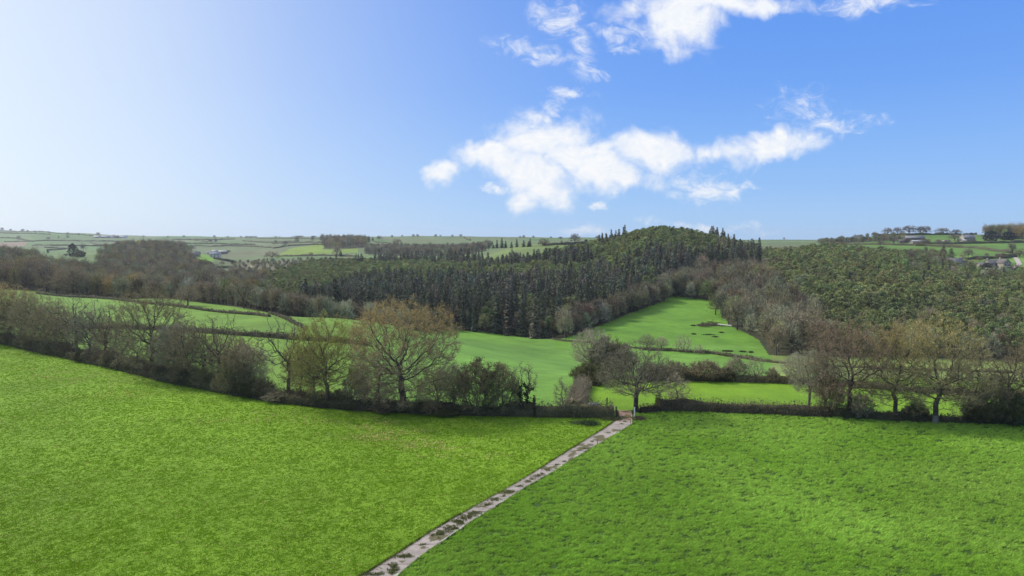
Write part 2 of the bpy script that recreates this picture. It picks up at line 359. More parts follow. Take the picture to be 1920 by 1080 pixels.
def build_ground():
    n1, n2 = 150, 760
    s = np.concatenate([np.linspace(-1.3, -.80, 40)[:-1], np.linspace(-.80, .80, n2), np.linspace(.80, 1.3, 40)[1:]])
    rows = np.concatenate([np.linspace(-250, 18, 20), np.exp(np.linspace(np.log(20), np.log(60), 40))[:-1], np.exp(np.linspace(np.log(60), np.log(420), 400))[:-1], np.exp(np.linspace(np.log(420), np.log(6500), 330))])
    W = np.where(rows > 60, rows, np.sqrt(np.clip(rows, 0, None)**2+60**2)*np.where(rows > 60, 1, 1))
    W = np.where(rows > 60, rows, 60+(60-rows)*.35)
    Y = np.repeat(rows[:, None], len(s), 1); X = s[None]*W[:, None]
    Z = terrain(X, Y)
    px = 960+F*X/np.maximum(Y, 20); lv = np.log(np.maximum(Y, 20)); d = np.maximum(Y, 20)
    base = np.array([.135, .235, .045])
    C = np.ones(X.shape+(3,))*base
    def setc(mask, col): C[mask] = col
    ps = path_side(X, Y); nearY = np.where(ps < 0, lerp_line(px, NEAR_L), lerp_line(px, NEAR_R))
    near = Y < nearY
    setc(near & (ps <= 0), (.14, .25, .014)); setc(near & (ps > 0), (.035, .08, .010))
    mid = (~near) & (Y < 520)
    setc(mid, (.112, .232, .032))
    setc(mid & (px < 700) & (Y < 420), (.118, .215, .026))
    setc(mid & (px > 1105) & (Y < 152), (.135, .25, .015))
    setc(mid & (px > 1040) & (Y > 285), (.105, .225, .022))
    setc(mid & (px > 1450) & (Y > 152) & (Y < 300), (.16, .215, .055))
    far = Y > 700
    # patchwork of far fields: each enclosure its own grass
    pid = np.floor((px+60*np.sin(lv*5))/118)*7+np.floor(lv*7.3+.5*np.sin(px*.008))
    r1 = np.modf(np.abs(np.sin(pid*12.9898)*43758.5453))[0]; r2 = np.modf(np.abs(np.sin(pid*78.233)*12543.853))[0]
    fc = np.stack([.082+.042*r1, .130+.042*r2, .044+.024*r1], -1)
    C[far] = fc[far]
    setc(far & inpoly(px, lv, [(510, 1190), (670, 1180), (670, 1560), (590, 1560), (545, 1480)]), (.155, .225, .03))
    setc(far & inpoly(px, lv, [(-20, 1800), (45, 1800), (52, 2100), (-20, 2100)]), (.22, .16, .12))
    setc(inpoly(px, lv, [(365, 800), (400, 900), (395, 1130), (378, 1130), (350, 950)]), (.13, .25, .03))
    setc(inpoly(px, lv, [(1700, 700), (2100, 640), (2100, 960), (1560, 960)]), (.095, .175, .03))
    setc(inpoly(px, lv, [(890, 600), (1160, 640), (1160, 800), (880, 800)]), (.13, .18, .055))
    tr = inpoly(px, lv, [(420, 760), (640, 830), (660, 1060), (470, 1100), (430, 960)])
    setc(tr, (.12, .12, .06))
    setc(inpoly(px, lv, [(462, 870), (484, 880), (484, 915), (466, 905)]), (.34, .28, .2))
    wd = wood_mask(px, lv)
    setc(wd, (.05, .052, .026))  # forest floor, with the shade under the trees painted into its colour
    nz = fbm(X/37, Y/37, 3)[..., None]
    C = C*(1+.10*nz)
    nz2 = fbm(X/9, Y/9, 13)[..., None]; midm = ((~near) & (Y < 520))[..., None]
    C = np.where(midm, C*(1+.09*nz2*np.array([1.5, 1, .8])), C)
    tram = (.5+.5*np.sin((X*.9+Y*.45)*2*np.pi/13))**12          # faint drill lines in the sown field
    C = np.where(midm & ((px > 700) & (px < 1500) & (Y > 152))[..., None], C*(1-.10*tram[..., None]), C)
    nr, nc = X.shape
    V = np.stack([X, Y, Z], -1).reshape(-1, 3)
    i = (np.arange(nr-1)[:, None]*nc+np.arange(nc-1)[None]).ravel()
    Fq = np.stack([i, i+1, i+nc+1, i+nc], 1)
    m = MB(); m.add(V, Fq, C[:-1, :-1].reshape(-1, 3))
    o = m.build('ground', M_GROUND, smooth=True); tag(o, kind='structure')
build_ground()
def build_path():
    n = 420
    t = np.linspace(0, 1, n)
    def samp(P):
        dd = np.concatenate([[0], np.cumsum(np.linalg.norm(np.diff(P, axis=0), axis=1))]); dd /= dd[-1]
        return np.stack([np.interp(t, dd, P[:, 0]), np.interp(t, dd, P[:, 1])], 1), None
    A, _ = samp(PW_L); B, _ = samp(PW_R)
    ln = np.cumsum(np.linalg.norm(np.diff(A, axis=0, prepend=A[:1]), axis=1))
    ac = np.linspace(0, 1, 13)
    P = A[:, None]*(1-ac[None, :, None])+B[:, None]*ac[None, :, None]
    e = .16*fbm(ln/1.1, ln*0, 5)-.1; P[:, 0, 0] += e; e2 = .22*fbm(ln/.8, ln*0+9, 8)+.12; P[:, -1, 0] += e2
    Z = terrain(P[..., 0], P[..., 1])+.05+.012*fbm(P[..., 0]/.7, P[..., 1]/.7, 4)
    V = np.concatenate([P, Z[..., None]], -1).reshape(-1, 3); nc = len(ac)
    i = (np.arange(n-1)[:, None]*nc+np.arange(nc-1)[None]).ravel()
    sl = np.floor(ln[:-1]/4.6); r = np.modf(np.abs(np.sin(sl*91.7)*4375.5))[0]
    C = np.ones((n-1, nc-1, 3))*np.array([.31, .27, .24])*(1+.10*(r-.5))[:, None, None]
    C *= (1+.13*fbm(P[:-1, :-1, 0]/.9, P[:-1, :-1, 1]/.9, 11))[..., None]
    joint = (np.mod(ln[:-1], 4.6) < .22); C[joint] *= .55
    dirt = fbm(P[:-1, :-1, 0]/1.6, P[:-1, :-1, 1]/1.6, 17)-.35*np.abs(ac[None, :-1]-.5); C[dirt > .16] = (.12, .11, .06)
    C[-40:-18] *= np.array([.95, .80, .72]); C[-18:] *= np.array([.7, .55, .45])       # damp red soil on the concrete at the gateway
    C[:, 0] *= .75
    ch = fbm(ln[:-1]/1.7, ln[:-1]*0+4, 21) > .12; C[ch, -1] = (.5, .48, .44)           # broken pale edge
    m = MB(); m.add(V, np.stack([i, i+1, i+nc+1, i+nc], 1), C.reshape(-1, 3))
    o = m.build('farm_track', M_PATH); tag(o, kind='structure')
M_PATH = material('worn_concrete', noise=[(1.2, 5, .85, 1.12), (9, 3, .88, 1.1)], bump=(14, .35, .03))
build_path()
# ---------------------------------------------------------------- trees
def colonize(rng, A, nodes, step, kill, maxn=3500, grav=0.0, wob=.25):
    """grow a branch skeleton towards the attraction points A; nodes: list of (point, parent)"""
    P = [np.array(p, float) for p, _ in nodes]; par = [q for _, q in nodes]; Dr = [np.array([0, 0, 1.])]*len(P)
    P_ = np.array(P); d = np.linalg.norm(A[:, None]-P_[None], axis=2); near = d.argmin(1); dist = d.min(1)
    alive = np.ones(len(A), bool); cnt = {}
    for it in range(260):
        idx = np.where(alive)[0]
        if len(idx) == 0 or len(P) > maxn: break
        nn = near[idx]; u, inv = np.unique(nn, return_inverse=True)
        v = unit(A[idx]-np.array(P)[nn]); acc = np.zeros((len(u), 3)); np.add.at(acc, inv, v)
        acc = unit(acc)+rng.normal(size=acc.shape)*wob+np.array([0, 0, grav])
        new = []
        for k, b in enumerate(u):
            cnt[b] = cnt.get(b, 0)+1
            if cnt[b] > 10: continue
            dd = acc[k]*.75+Dr[b]*.35+(rng.normal(size=3)*.3*(cnt[b]-1) if cnt[b] > 1 else 0); dd /= np.linalg.norm(dd)
            P.append(P[b]+dd*step); par.append(int(b)); Dr.append(dd); new.append(len(P)-1)
        # attractors whose nearest node is exhausted are dropped
        bad = np.array([cnt.get(b, 0) > 10 for b in nn]); alive[idx[bad]] = False
        if not new: break
        Pn = np.array([P[i] for i in new]); dn = np.linalg.norm(A[:, None]-Pn[None], axis=2); m = dn.min(1); a = dn.argmin(1)
        up = m < dist; dist[up] = m[up]; near[up] = np.array(new)[a[up]]
        alive &= dist > kill
    return np.array(P), np.array(par), np.array(Dr)
def skeleton_radii(par, r0, e=1.95):
    n = len(par); acc = np.zeros(n); kids = np.zeros(n, int); size = np.ones(n)
    for i in range(n-1, -1, -1):
        acc[i] = max(acc[i], r0**e) if kids[i] else r0**e
        if par[i] >= 0: acc[par[i]] += acc[i]; kids[par[i]] += 1; size[par[i]] += size[i]
    return acc**(1/e), kids, size
def wood_mesh(P, par, Dr, R, kids, bark, m, foot=None):
    ch = np.where(par >= 0)[0]; pa = par[ch]
    main = {}
    for i in ch:
        b = par[i]
        if b not in main or R[i] > R[main[b]]: main[b] = i
    R0 = np.where([main[b] == i for i, b in zip(ch, pa)], R[pa], np.minimum(R[ch]*1.25, R[pa]))
    isroot = par[pa] < 0
    D0 = np.where(isroot[:, None], Dr[ch], np.where(np.array([main[b] == i for i, b in zip(ch, pa)])[:, None], Dr[pa], Dr[ch]))
    for lo, hi, k in ((.07, 9, 7), (.03, .07, 4), (0, .03, 3)):
        s = (R[ch] >= lo) & (R[ch] < hi)
        m.tubes(P[pa[s]], P[ch[s]], R0[s], R[ch[s]], D0[s], Dr[ch[s]], k, np.where((P[ch[s], 2:3] < 1.7) & (foot is not None), np.array(foot or bark), jit(bark, s.sum(), .12)))
def crown_points(rng, n, rx, rz, cz, flat=.35, lump=.18, ry=None, hollow=.45):
    """points filling an uneven dome"""
    d = unit(rng.normal(size=(n*2, 3))); r = rng.uniform(hollow**3, 1, n*2)**(1/3)
    az = np.arctan2(d[:, 1], d[:, 0]); s1, s2, s3 = rng.uniform(0, 6.28, 3)
    k = 1+lump*(np.sin(az*3+s1)*.5+np.sin(az*5+s2+d[:, 2]*4)*.5+np.sin(d[:, 2]*5+s3)*.4)
    p = d*(r*k)[:, None]*np.array([rx, ry or rx, rz])
    p[:, 2] = np.where(p[:, 2] < 0, p[:, 2]*flat, p[:, 2]); p[:, 2] += cz
    return p[:n]
def tree_proto(name, seed, H, rx, trunk_h, n=700, step=.42, flat=.5, lump=.2, r0=.016, bark=(0.078, 0.065, 0.050), twig=(0.273, 0.225, 0.129), bud=(.2, .13, .06), top_bud=None, buds=1.0,
               twigs=4, tlen=.9, tw=.045, wob=.28, stems=None, lean=0.0, ivy=0, sparse=False, hollow=.4, dome=1.0, pale_foot=False, leader=.22):
    rng = np.random.default_rng(seed)
    rz = (H-trunk_h)*.60*dome; cz = H-rz
    A = crown_points(rng, int(n*(2.3 if not sparse else 1.7)), rx, rz, cz, flat, lump, hollow=hollow)
    if stems:
        nodes = []
        for (sx, sy) in stems:
            nodes.append(((sx*.3, sy*.3, -.3), -1 if not nodes else 0)); k = len(nodes)-1
            for q in range(1, int(max(2, trunk_h/.5))+1):
                t = q/int(max(2, trunk_h/.5)); nodes.append(((sx*(.3+.7*t), sy*(.3+.7*t), trunk_h*t), k)); k = len(nodes)-1
    else:
        nodes = [((0, 0, -.4), -1)]; x = y = 0.0; k = 0; top = trunk_h+leader*(H-trunk_h); nst = int(top/.45)
        for q in range(1, nst+1):
            w_ = .045 if top*q/nst < trunk_h else .16
            x += rng.normal()*w_+lean*.06; y += rng.normal()*w_
            nodes.append(((x, y, top*q/nst), k)); k = len(nodes)-1
    P, par, Dr = colonize(rng, A, nodes, step, step*(1.45 if not sparse else 1.35), wob=wob, maxn=6500)
    R, kids, size = skeleton_radii(par, r0)
    zf = np.clip(P[:, 2]/1.6, 0, 1); R = R*(1+.45*(1-zf)**2*(R > .1))
    m = MB(); wood_mesh(P, par, Dr, R, kids, bark, m, (.19, .17, .14) if pale_foot else None)
    root = empty(name)
    kid(root, m.build('trunk', M_BARK, root, smooth=True))
    # fine twigs and buds
    c = MB(); fine = np.where((size < (9 if not sparse else 5)) & (P[:, 2] > trunk_h*.55))[0]
    kk = rng.poisson(twigs*1.3, len(fine)); base = np.repeat(fine, kk); t = rng.uniform(0, 1, len(base))[:, None]
    pp = np.where(par[base] >= 0, par[base], base)
    Q = P[base]*(1-t)+P[pp]*t; out = unit(P[base]-np.array([0, 0, cz-rz*.4]))
    dv = unit(Dr[base]*.7+rng.normal(size=(len(base), 3))*.62+out*.35+np.array([0, 0, .18])); L = tlen*rng.uniform(.5, 1.25, len(base))
    c.blades(Q, dv, L, tw*.85, jit(twig, len(base), .18, rng), rng=rng)
    for rep in range(2):
        f = rng.uniform(.35, .9, len(base))
        Q2 = Q+dv*(L*f)[:, None]; d2 = unit(dv+rng.normal(size=dv.shape)*.55); c.blades(Q2, d2, L*rng.uniform(.3, .6, len(base)), tw*.8, jit(twig, len(base), .2, rng), rng=rng)
    if buds > 0:
        kb = rng.poisson(buds, len(base)); bi = np.repeat(np.arange(len(base)), kb)
        Qb = Q[bi]+dv[bi]*(L[bi]*rng.uniform(.4, 1.1, len(bi)))[:, None]+rng.normal(size=(len(bi), 3))*.12
        hz = np.clip((Qb[:, 2]-(cz-rz*.15))/(rz*.75)+rng.normal(size=len(bi))*.16, 0, 1)[:, None]
        cb = np.array(bud)*(1-hz)+np.array(top_bud or bud)*hz
        keep = rng.uniform(size=len(bi)) < (.35+.65*hz[:, 0]) if top_bud else np.ones(len(bi), bool)
        c.leaves(Qb[keep], rng.uniform(.05, .11, keep.sum()), (cb*(1+rng.normal(size=(len(bi), 1))*.2).clip(.4, 1.8))[keep], mi=1, rng=rng)
    kid(root, c.build('crown', [M_TWIG, M_LEAF], root)); print(name, seed, 'nodes', len(P), 'twigs', len(base), 'trunk r', round(float(R[1]), 2), 'h', P[:, 2].max())
    if ivy:
        v = MB(); s = np.where(R > .05)[0]; s = s[P[s, 2] < H*.62]
        q = np.repeat(s, ivy); Qi = P[q]+unit(rng.normal(size=(len(q), 3)))*(R[q]+.28*rng.uniform(.3, 1, len(q)))[:, None]
        v.leaves(Qi, rng.uniform(.08, .2, len(q)), jit((.055, .08, .03), len(q), .3, rng), rng=rng)
        kid(root, v.build('ivy', M_LEAF, root))
    root['_h'] = float(P[:, 2].max()+tlen*.5); root['_w'] = float(2*np.percentile(np.abs(P[:, 0]), 99)+tlen*.6)
    return root
def finish(o, p, h, w, rz=None, label=None, cat='tree', group=None):
    """stand a tree at p, scaled to height h and crown width w"""
    o.location = p; sz = h/o['_h']; sx = (w/o['_w']) if w else sz
    o.scale = (sx, sx, sz); o.rotation_euler = (0, 0, random.uniform(0, 6.28) if rz is None else rz)
    return tag(o, label, cat, group)
PROTO = {}; USED = set()
def put(kind, p, h, w=None, rz=None, label=None, cat='tree', group=None, name=None):
    src = PROTO[kind]
    if kind in USED: o = copy_tree(src)
    else: o = src; USED.add(kind)
    if name: o.name = name
    return finish(o, (p[0], p[1], p[2]-.05), h, w, rz, label, cat, group)
def near_line_at(px, back=0.0, left=True):
    Y = float(lerp_line(px, NEAR_L if left else NEAR_R))+back; return at_depth(px, Y)
def proto(key, *a, **k): PROTO[key] = tree_proto(*a, **k)
OAKB = (.095, .08, .063)
proto('big_oak', 'oak_tree', 11, 19.5, 10.0, 3.6, n=1500, step=.45, top_bud=(.46, .32, .10), bud=(.22, .17, .09), buds=1.7, twigs=5, bark=OAKB, twig=(0.289, 0.235, 0.136), lump=.12, flat=.95, wob=.36, hollow=.3)
proto('leafing_oak', 'oak_tree', 12, 17, 7.2, 4.5, n=800, step=.45, top_bud=(.42, .38, .09), bud=(.34, .31, .08), buds=2.2, twigs=4, bark=(0.089, 0.073, 0.052), twig=(0.289, 0.262, 0.100), wob=.38, lump=.28, flat=.85, hollow=.3)
proto('dead_oak', 'oak_tree', 13, 17, 7.5, 4.2, n=260, step=.5, buds=.12, twigs=2, tlen=.8, bark=(0.089, 0.075, 0.058), twig=(0.255, 0.235, 0.144), wob=.42, lump=.32, sparse=True, hollow=.5, r0=.026)
proto('spreading_oak', 'oak_tree', 14, 13.0, 8.2, 3.1, n=900, step=.36, buds=.2, bud=(.17, .13, .1), twigs=3, bark=(0.062, 0.052, 0.042), twig=(0.279, 0.244, 0.158), lump=.14, flat=.42, wob=.34, r0=.017, dome=1.15)
proto('tall_oak', 'oak_tree', 15, 18, 7.5, 3.8, n=900, step=.45, top_bud=(.28, .19, .10), bud=(.16, .12, .085), buds=1.0, twigs=4, bark=(0.058, 0.048, 0.038), twig=(0.263, 0.216, 0.128), lump=.18, flat=.9, wob=.38, hollow=.3)
proto('brown_oak', 'oak_tree', 16, 14, 6.2, 2.8, n=700, step=.4, top_bud=(.28, .20, .10), bud=(.17, .13, .08), buds=1.0, twigs=4, bark=(0.073, 0.060, 0.047), twig=(0.279, 0.235, 0.136), lump=.22, wob=.38, flat=.85, hollow=.3)
proto('grey_tree', 'bare_tree', 17, 12, 4.6, 2.2, n=600, step=.36, buds=.25, bud=(.2, .17, .13), twigs=5, bark=(0.114, 0.099, 0.080), twig=(0.391, 0.367, 0.238), lump=.22, wob=.3)
proto('orange_oak', 'oak_tree', 18, 17, 8.2, 3.6, n=900, step=.45, top_bud=(.42, .30, .09), bud=(.22, .15, .075), buds=1.4, twigs=4, bark=(0.083, 0.069, 0.052), twig=(0.289, 0.244, 0.129), lump=.22, wob=.38, flat=.85, pale_foot=True, hollow=.3)
proto('slim_sapling', 'young_tree', 19, 7.5, 1.5, 2.0, n=120, step=.3, buds=.8, bud=(.22, .18, .12), twigs=5, tlen=.6, tw=.04, bark=(0.125, 0.104, 0.085), twig=(0.341, 0.301, 0.188), lump=.2, hollow=.1, dome=1.2)
proto('ivy_tree', 'ivy_clad_tree', 20, 8.5, 2.6, 3.0, n=160, step=.36, buds=.4, bud=(.2, .17, .1), twigs=3, tlen=.6, bark=(0.083, 0.068, 0.050), twig=(0.323, 0.282, 0.172), ivy=26, stems=[(-.8, .1), (.8, -.2)], hollow=.3, sparse=True, r0=.024)
_st = [(-1.2, .2), (.4, .9), (1.1, -.5), (-.2, -1), (0, .1)]
proto('green_shrub', 'shrub', 21, 6.5, 3.1, 1.0, n=420, step=.34, stems=_st, buds=5.0, bud=(.19, .19, .085), top_bud=(.24, .22, .10), twigs=5, tlen=.7, tw=.04, bark=(0.073, 0.062, 0.050), twig=(0.220, 0.196, 0.116), flat=.9, hollow=.3, r0=.014)
proto('brown_shrub', 'shrub', 22, 5.0, 3.0, .8, n=380, step=.32, stems=_st, buds=1.6, bud=(.14, .11, .06), twigs=7, tlen=.75, tw=.045, bark=(0.073, 0.060, 0.050), twig=(0.255, 0.222, 0.132), flat=.9, hollow=.25, r0=.014)
proto('dark_shrub', 'shrub', 23, 4.0, 2.6, .5, n=300, step=.3, stems=_st, buds=7.0, bud=(.11, .115, .045), twigs=6, tlen=.6, tw=.04, bark=(0.052, 0.044, 0.035), twig=(0.153, 0.142, 0.079), flat=.9, hollow=.2, r0=.013)
proto('pale_shrub', 'shrub', 24, 5.5, 2.8, .8, n=380, step=.32, stems=_st, buds=2.2, bud=(.22, .19, .11), twigs=6, tlen=.7, tw=.04, bark=(0.135, 0.114, 0.095), twig=(0.408, 0.376, 0.243), flat=.9, hollow=.25, r0=.014)
proto('upright_clump', 'sapling_clump', 25, 7.0, 2.4, 1.2, n=260, step=.36, stems=[(-1.4, 0), (-.7, .5), (0, -.2), (.7, .3), (1.4, 0), (.3, .9)], buds=.3, bud=(.2, .17, .13), twigs=5, tlen=.7, tw=.04, bark=(0.125, 0.104, 0.085), twig=(0.374, 0.347, 0.222), flat=.5, hollow=.1, dome=1.3, r0=.014)
# --- the near hedgerow, left of the track: (photo x, metres behind the hedge, height, crown width, kind, label)
G_L = 'trees in the hedgerow left of the farm track'
LEFT_TREES = [
 (-95, 4, 17, 14, 'brown_oak', None), (-30, 3, 18, 15, 'orange_oak', None),
 (8, 4, 17.5, 15, 'orange_oak', 'bushy tree with orange tinted top at the far left end of the near hedgerow'),
 (55, 3, 16.5, 13, 'brown_oak', 'bare grey brown tree second from the left end of the near hedgerow'),
 (96, 4, 15, 11, 'brown_oak', 'bare tree leaning between the orange topped tree and the twisted tree in the left hedgerow'),
 (136, 2, 17, 14, 'dead_oak', 'twisted bare oak with dark open limbs in the left part of the hedgerow'),
 (188, 4, 15.5, 11, 'dead_oak', 'thin forked bare tree between the twisted oak and the tall dark oak'),
 (222, 2, 9.5, 7, 'dead_oak', 'low grey bare tree just left of the tall dark oak in the hedgerow'),
 (248, 2, 10, 9, 'dead_oak', 'small spreading bare oak at the foot of the tall dark oak'),
 (275, 1, 20, 15, 'tall_oak', 'tall dark limbed oak with reddish brown top in the left hedgerow'),
 (300, 4, 11.5, 8, 'brown_oak', 'short brown oak right of the tall dark oak trunk'),
 (345, 2, 14.5, 11, 'brown_oak', 'round brown oak between the tall dark oak and the many branched grey oak'),
 (405, 2, 16, 12.5, 'dead_oak', 'wide grey barked oak with many upright bare branches left of the olive shrub tree'),
 (462, 4, 9.5, 8, 'grey_tree', 'pale bare small tree behind the olive shrub tree'),
 (535, 3, 16.5, 12.5, 'dead_oak', 'gaunt nearly dead oak with bare crooked limbs left of the yellow green tree'),
 (583, 5, 11.5, 8.5, 'leafing_oak', 'smaller yellow green tree with thin trunk beside the gaunt dead oak'),
 (608, 1, 17.5, 13.5, 'leafing_oak', 'yellow green leafing oak left of the great orange topped oak'),
 (664, 4, 7, 5.5, 'pale_shrub', 'pale twiggy tree between the yellow green oak and the great oak'),
 (705, 1, 10, 7, 'slim_sapling', 'crooked birch with white foot in front of the great oak'),
 (752, 1.5, 20.5, 18.5, 'big_oak', 'great domed oak with rust orange top, the largest tree of the hedgerow'),
 (818, 2, 8, 8, 'brown_oak', 'low spreading brown oak under the right side of the great oak'),
 (850, 5, 8, 6.5, 'grey_tree', 'grey bare tree just right of the low spreading oak'),
 (892, 1.5, 9.5, 8.2, 'green_shrub', 'dense green brown round shrub tree right of the great oak'),
 (938, 2, 8.8, 7.4, 'green_shrub', 'lighter round shrub tree beside the ivy clad tree'),
 (982, 1, 9.2, 5.2, 'ivy_tree', 'ivy clad two stemmed tree near the right end of the left hedgerow'),
 (30, 7, 15, 12, 'brown_oak', None), (78, 6, 13, 10, 'brown_oak', None), (118, 7, 12, 10, 'brown_oak', None), (160, 6, 12.5, 10, 'grey_tree', None), 
 (318, 3, 12.5, 9, 'grey_tree', None), (205, 6, 12, 9, 'brown_oak', None), (375, 5, 12.5, 10, 'brown_oak', None), (428, 6, 12, 9, 'brown_oak', None), (450, 2, 11, 8, 'tall_oak', None), (558, 6, 11, 8, 'leafing_oak', None),
 (1055, 1, 6.6, 2.6, 'slim_sapling', 'slender young tree rising from the hedge left of the gate'),
]
for (px, back, h, w, k, lab) in LEFT_TREES:
    put(k, near_line_at(px, back), h, w, label=lab or ('bare brown tree at the left end of the near hedgerow' if px < 20 else 'background tree standing behind the front row of the left hedgerow'), group=None if lab else (G_L if px < 20 else 'background trees of the left hedgerow'))
# shrubs filling the foot of that hedgerow
G_S = 'shrubs along the foot of the left hedgerow'
_rs = np.random.default_rng(5)
SHLAB = {'brown_shrub': 'brown twiggy shrub among the trees of the left hedgerow', 'dark_shrub': 'dark green low shrub at the foot of the left hedgerow', 'green_shrub': 'olive green shrub among the trees of the left hedgerow', 'pale_shrub': 'pale grey twiggy shrub among the trees of the left hedgerow'}
for i, px in enumerate(np.concatenate([np.arange(-140, 480, 19), np.arange(480, 860, 30)])):
    k = ['brown_shrub', 'dark_shrub', 'brown_shrub', 'green_shrub', 'dark_shrub', 'pale_shrub', 'brown_shrub'][int(_rs.integers(7))]
    sc = .74 if px < 500 else (.5 if px < 650 else .4)
    put(k, near_line_at(px+_rs.uniform(-6, 6), _rs.uniform(-.2, 4)), {'brown_shrub': 5.2, 'dark_shrub': 4.2, 'green_shrub': 5.8, 'pale_shrub': 5.2}[k]*sc*_rs.uniform(.8, 1.15), 5.6*_rs.uniform(.8, 1.2)*(.8 if sc < 1 else 1), label=SHLAB[k], cat='shrub', group=G_S)
put('green_shrub', near_line_at(436, 0), 8.4, 6.6, label='olive shrub tree standing forward of the left hedgerow', cat='tree')
# --- right of the track
RIGHT_TREES = [
 (1197, 1.0, 12.6, 13.6, 'spreading_oak', 'wide bare oak with short thick trunk standing beside the gateway'),
 (1273, 3.5, 6.2, 4.2, 'slim_sapling', 'small bare tree behind the clipped hedge right of the gateway oak'),
 (1526, 5, 11, 6.5, 'grey_tree', 'pale leaning bare tree left of the first big oak on the right'),
 (1556, 4, 11, 6, 'grey_tree', 'grey forked bare tree close to the first big oak on the right'),
 (1605, 1, 17, 13.5, 'tall_oak', 'big brown oak with fanned dark limbs, first of the right hand row'),
 (1692, 1, 17, 12, 'orange_oak', 'tall oak with yellow orange top and slim trunk in the right hand row'),
 (1768, 0, 18, 14.5, 'orange_oak', 'orange topped oak with pale trunk foot in the right hand row'),

 (1836, 2, 12, 9.5, 'brown_oak', 'low wide brown oak near the right edge of the hedgerow'),
 (1902, 2, 14.5, 9, 'dead_oak', 'bare crooked tree at the right edge of the view'),
 (1958, 2, 15, 12, 'brown_oak', None), (2030, 2, 16, 12, 'tall_oak', None),
]
for (px, back, h, w, k, lab) in RIGHT_TREES:
    put(k, near_line_at(px, back, False), h, w, label=lab or 'brown hedgerow tree beyond the right edge of the view', group=None if lab else 'trees in the hedgerow right of the track')
for (px, back, h, w, k, lab) in [(1570, 1, 7.2, 4.5, 'green_shrub', 'ivy green shrub against the first big oak on the right'), (1625, 1, 4.6, 4, 'pale_shrub', 'pale twiggy shrub right of the first big oak on the right'),
        (1730, 2, 3.2, 3.5, 'dark_shrub', 'dark shrub between the two orange topped oaks'), (1850, 1, 4.5, 4.5, 'dark_shrub', 'dark green shrub under the low wide oak at right'), (1880, 1, 8, 5, 'green_shrub', 'tall green shrub beside the right edge tree'), (1918, 0, 5.5, 4.5, 'dark_shrub', 'dark shrub filling the right end of the hedgerow')]:
    put(k, near_line_at(px, back, False), h, w, label=lab, cat='shrub')
# --- the hedge running away behind the gate, with its old trees
put('grey_tree', at_depth(1112, 150), 11.5, 9.5, label='bare tree with dark limbs at the far end of the laid hedge', cat='tree')
for (px, Y, h, w, k, lab) in [(1140, 152, 9.5, 8.5, 'brown_shrub', 'tall brown thicket left of the gateway oak, behind the small field'), (1103, 143, 4.6, 6.4, 'dark_shrub', 'dark green thicket at the end of the laid hedge'), (1165, 150, 8, 7, 'brown_shrub', 'brown thicket behind the crown of the gateway oak'),
        (1120, 141, 4, 4.5, 'dark_shrub', 'low dark bush in the corner of the small field')]:
    put(k, at_depth(px, Y), h, w, label=lab, cat='shrub')
# --- second hedge line, shrubs
def ph(px, pyb, hpx, wpx, k, lab, cat='shrub', group=None, Y=None):
    p = ground_at(px, pyb) if Y is None else at_depth(px, Y); s = p[1]/F
    return put(k, p, hpx*s, wpx*s, label=lab, cat=cat, group=group)
for a in [(1222, 712, 34, 60, 'brown_shrub', 'brown shrub at the left end of the middle hedge'), (1268, 712, 36, 55, 'brown_shrub', 'second brown shrub from the left in the middle hedge'), (1322, 713, 40, 70, 'brown_shrub', 'broad rounded brown shrub in the middle hedge'),
          (1378, 714, 52, 46, 'pale_shrub', 'pale tall shrub in the middle hedge right of the broad brown one'), (1416, 715, 50, 38, 'upright_clump', 'cluster of thin upright stems in the middle hedge'), (1448, 716, 30, 26, 'pale_shrub', 'low pale bush at the right of the upright stems'),
          (1492, 720, 60, 58, 'grey_tree', 'round grey bare tree in the middle hedge left of the big oaks'), (1360, 714, 26, 40, 'dark_shrub', 'dark low bush under the pale tall shrub in the middle hedge')]:
    ph(*a)
# --- meadow foot
ph(1213, 655, 30, 34, 'spreading_oak', 'small gnarled oak at the foot of the sloping meadow', 'tree')
ph(1240, 656, 26, 28, 'grey_tree', 'small pale bare tree beside the gnarled oak at the meadow foot', 'tree')
ph(1280, 660, 34, 36, 'upright_clump', 'clump of thin upright saplings at the meadow foot', 'saplings')
ph(1310, 663, 18, 24, 'upright_clump', 'low clump of thin saplings right of the tall clump at the meadow foot', 'saplings')
# --- oaks on the left field edge
ph(57, 534, 54, 80, 'tall_oak', 'large dark oak with olive crown at the field edge on the left', 'tree')
ph(137, 556, 66, 72, 'brown_oak', 'brown round oak standing in the far left field hedge', 'tree')
ph(352, 573, 42, 44, 'brown_oak', 'lone small brown oak in the hedge below the valley wood', 'tree')
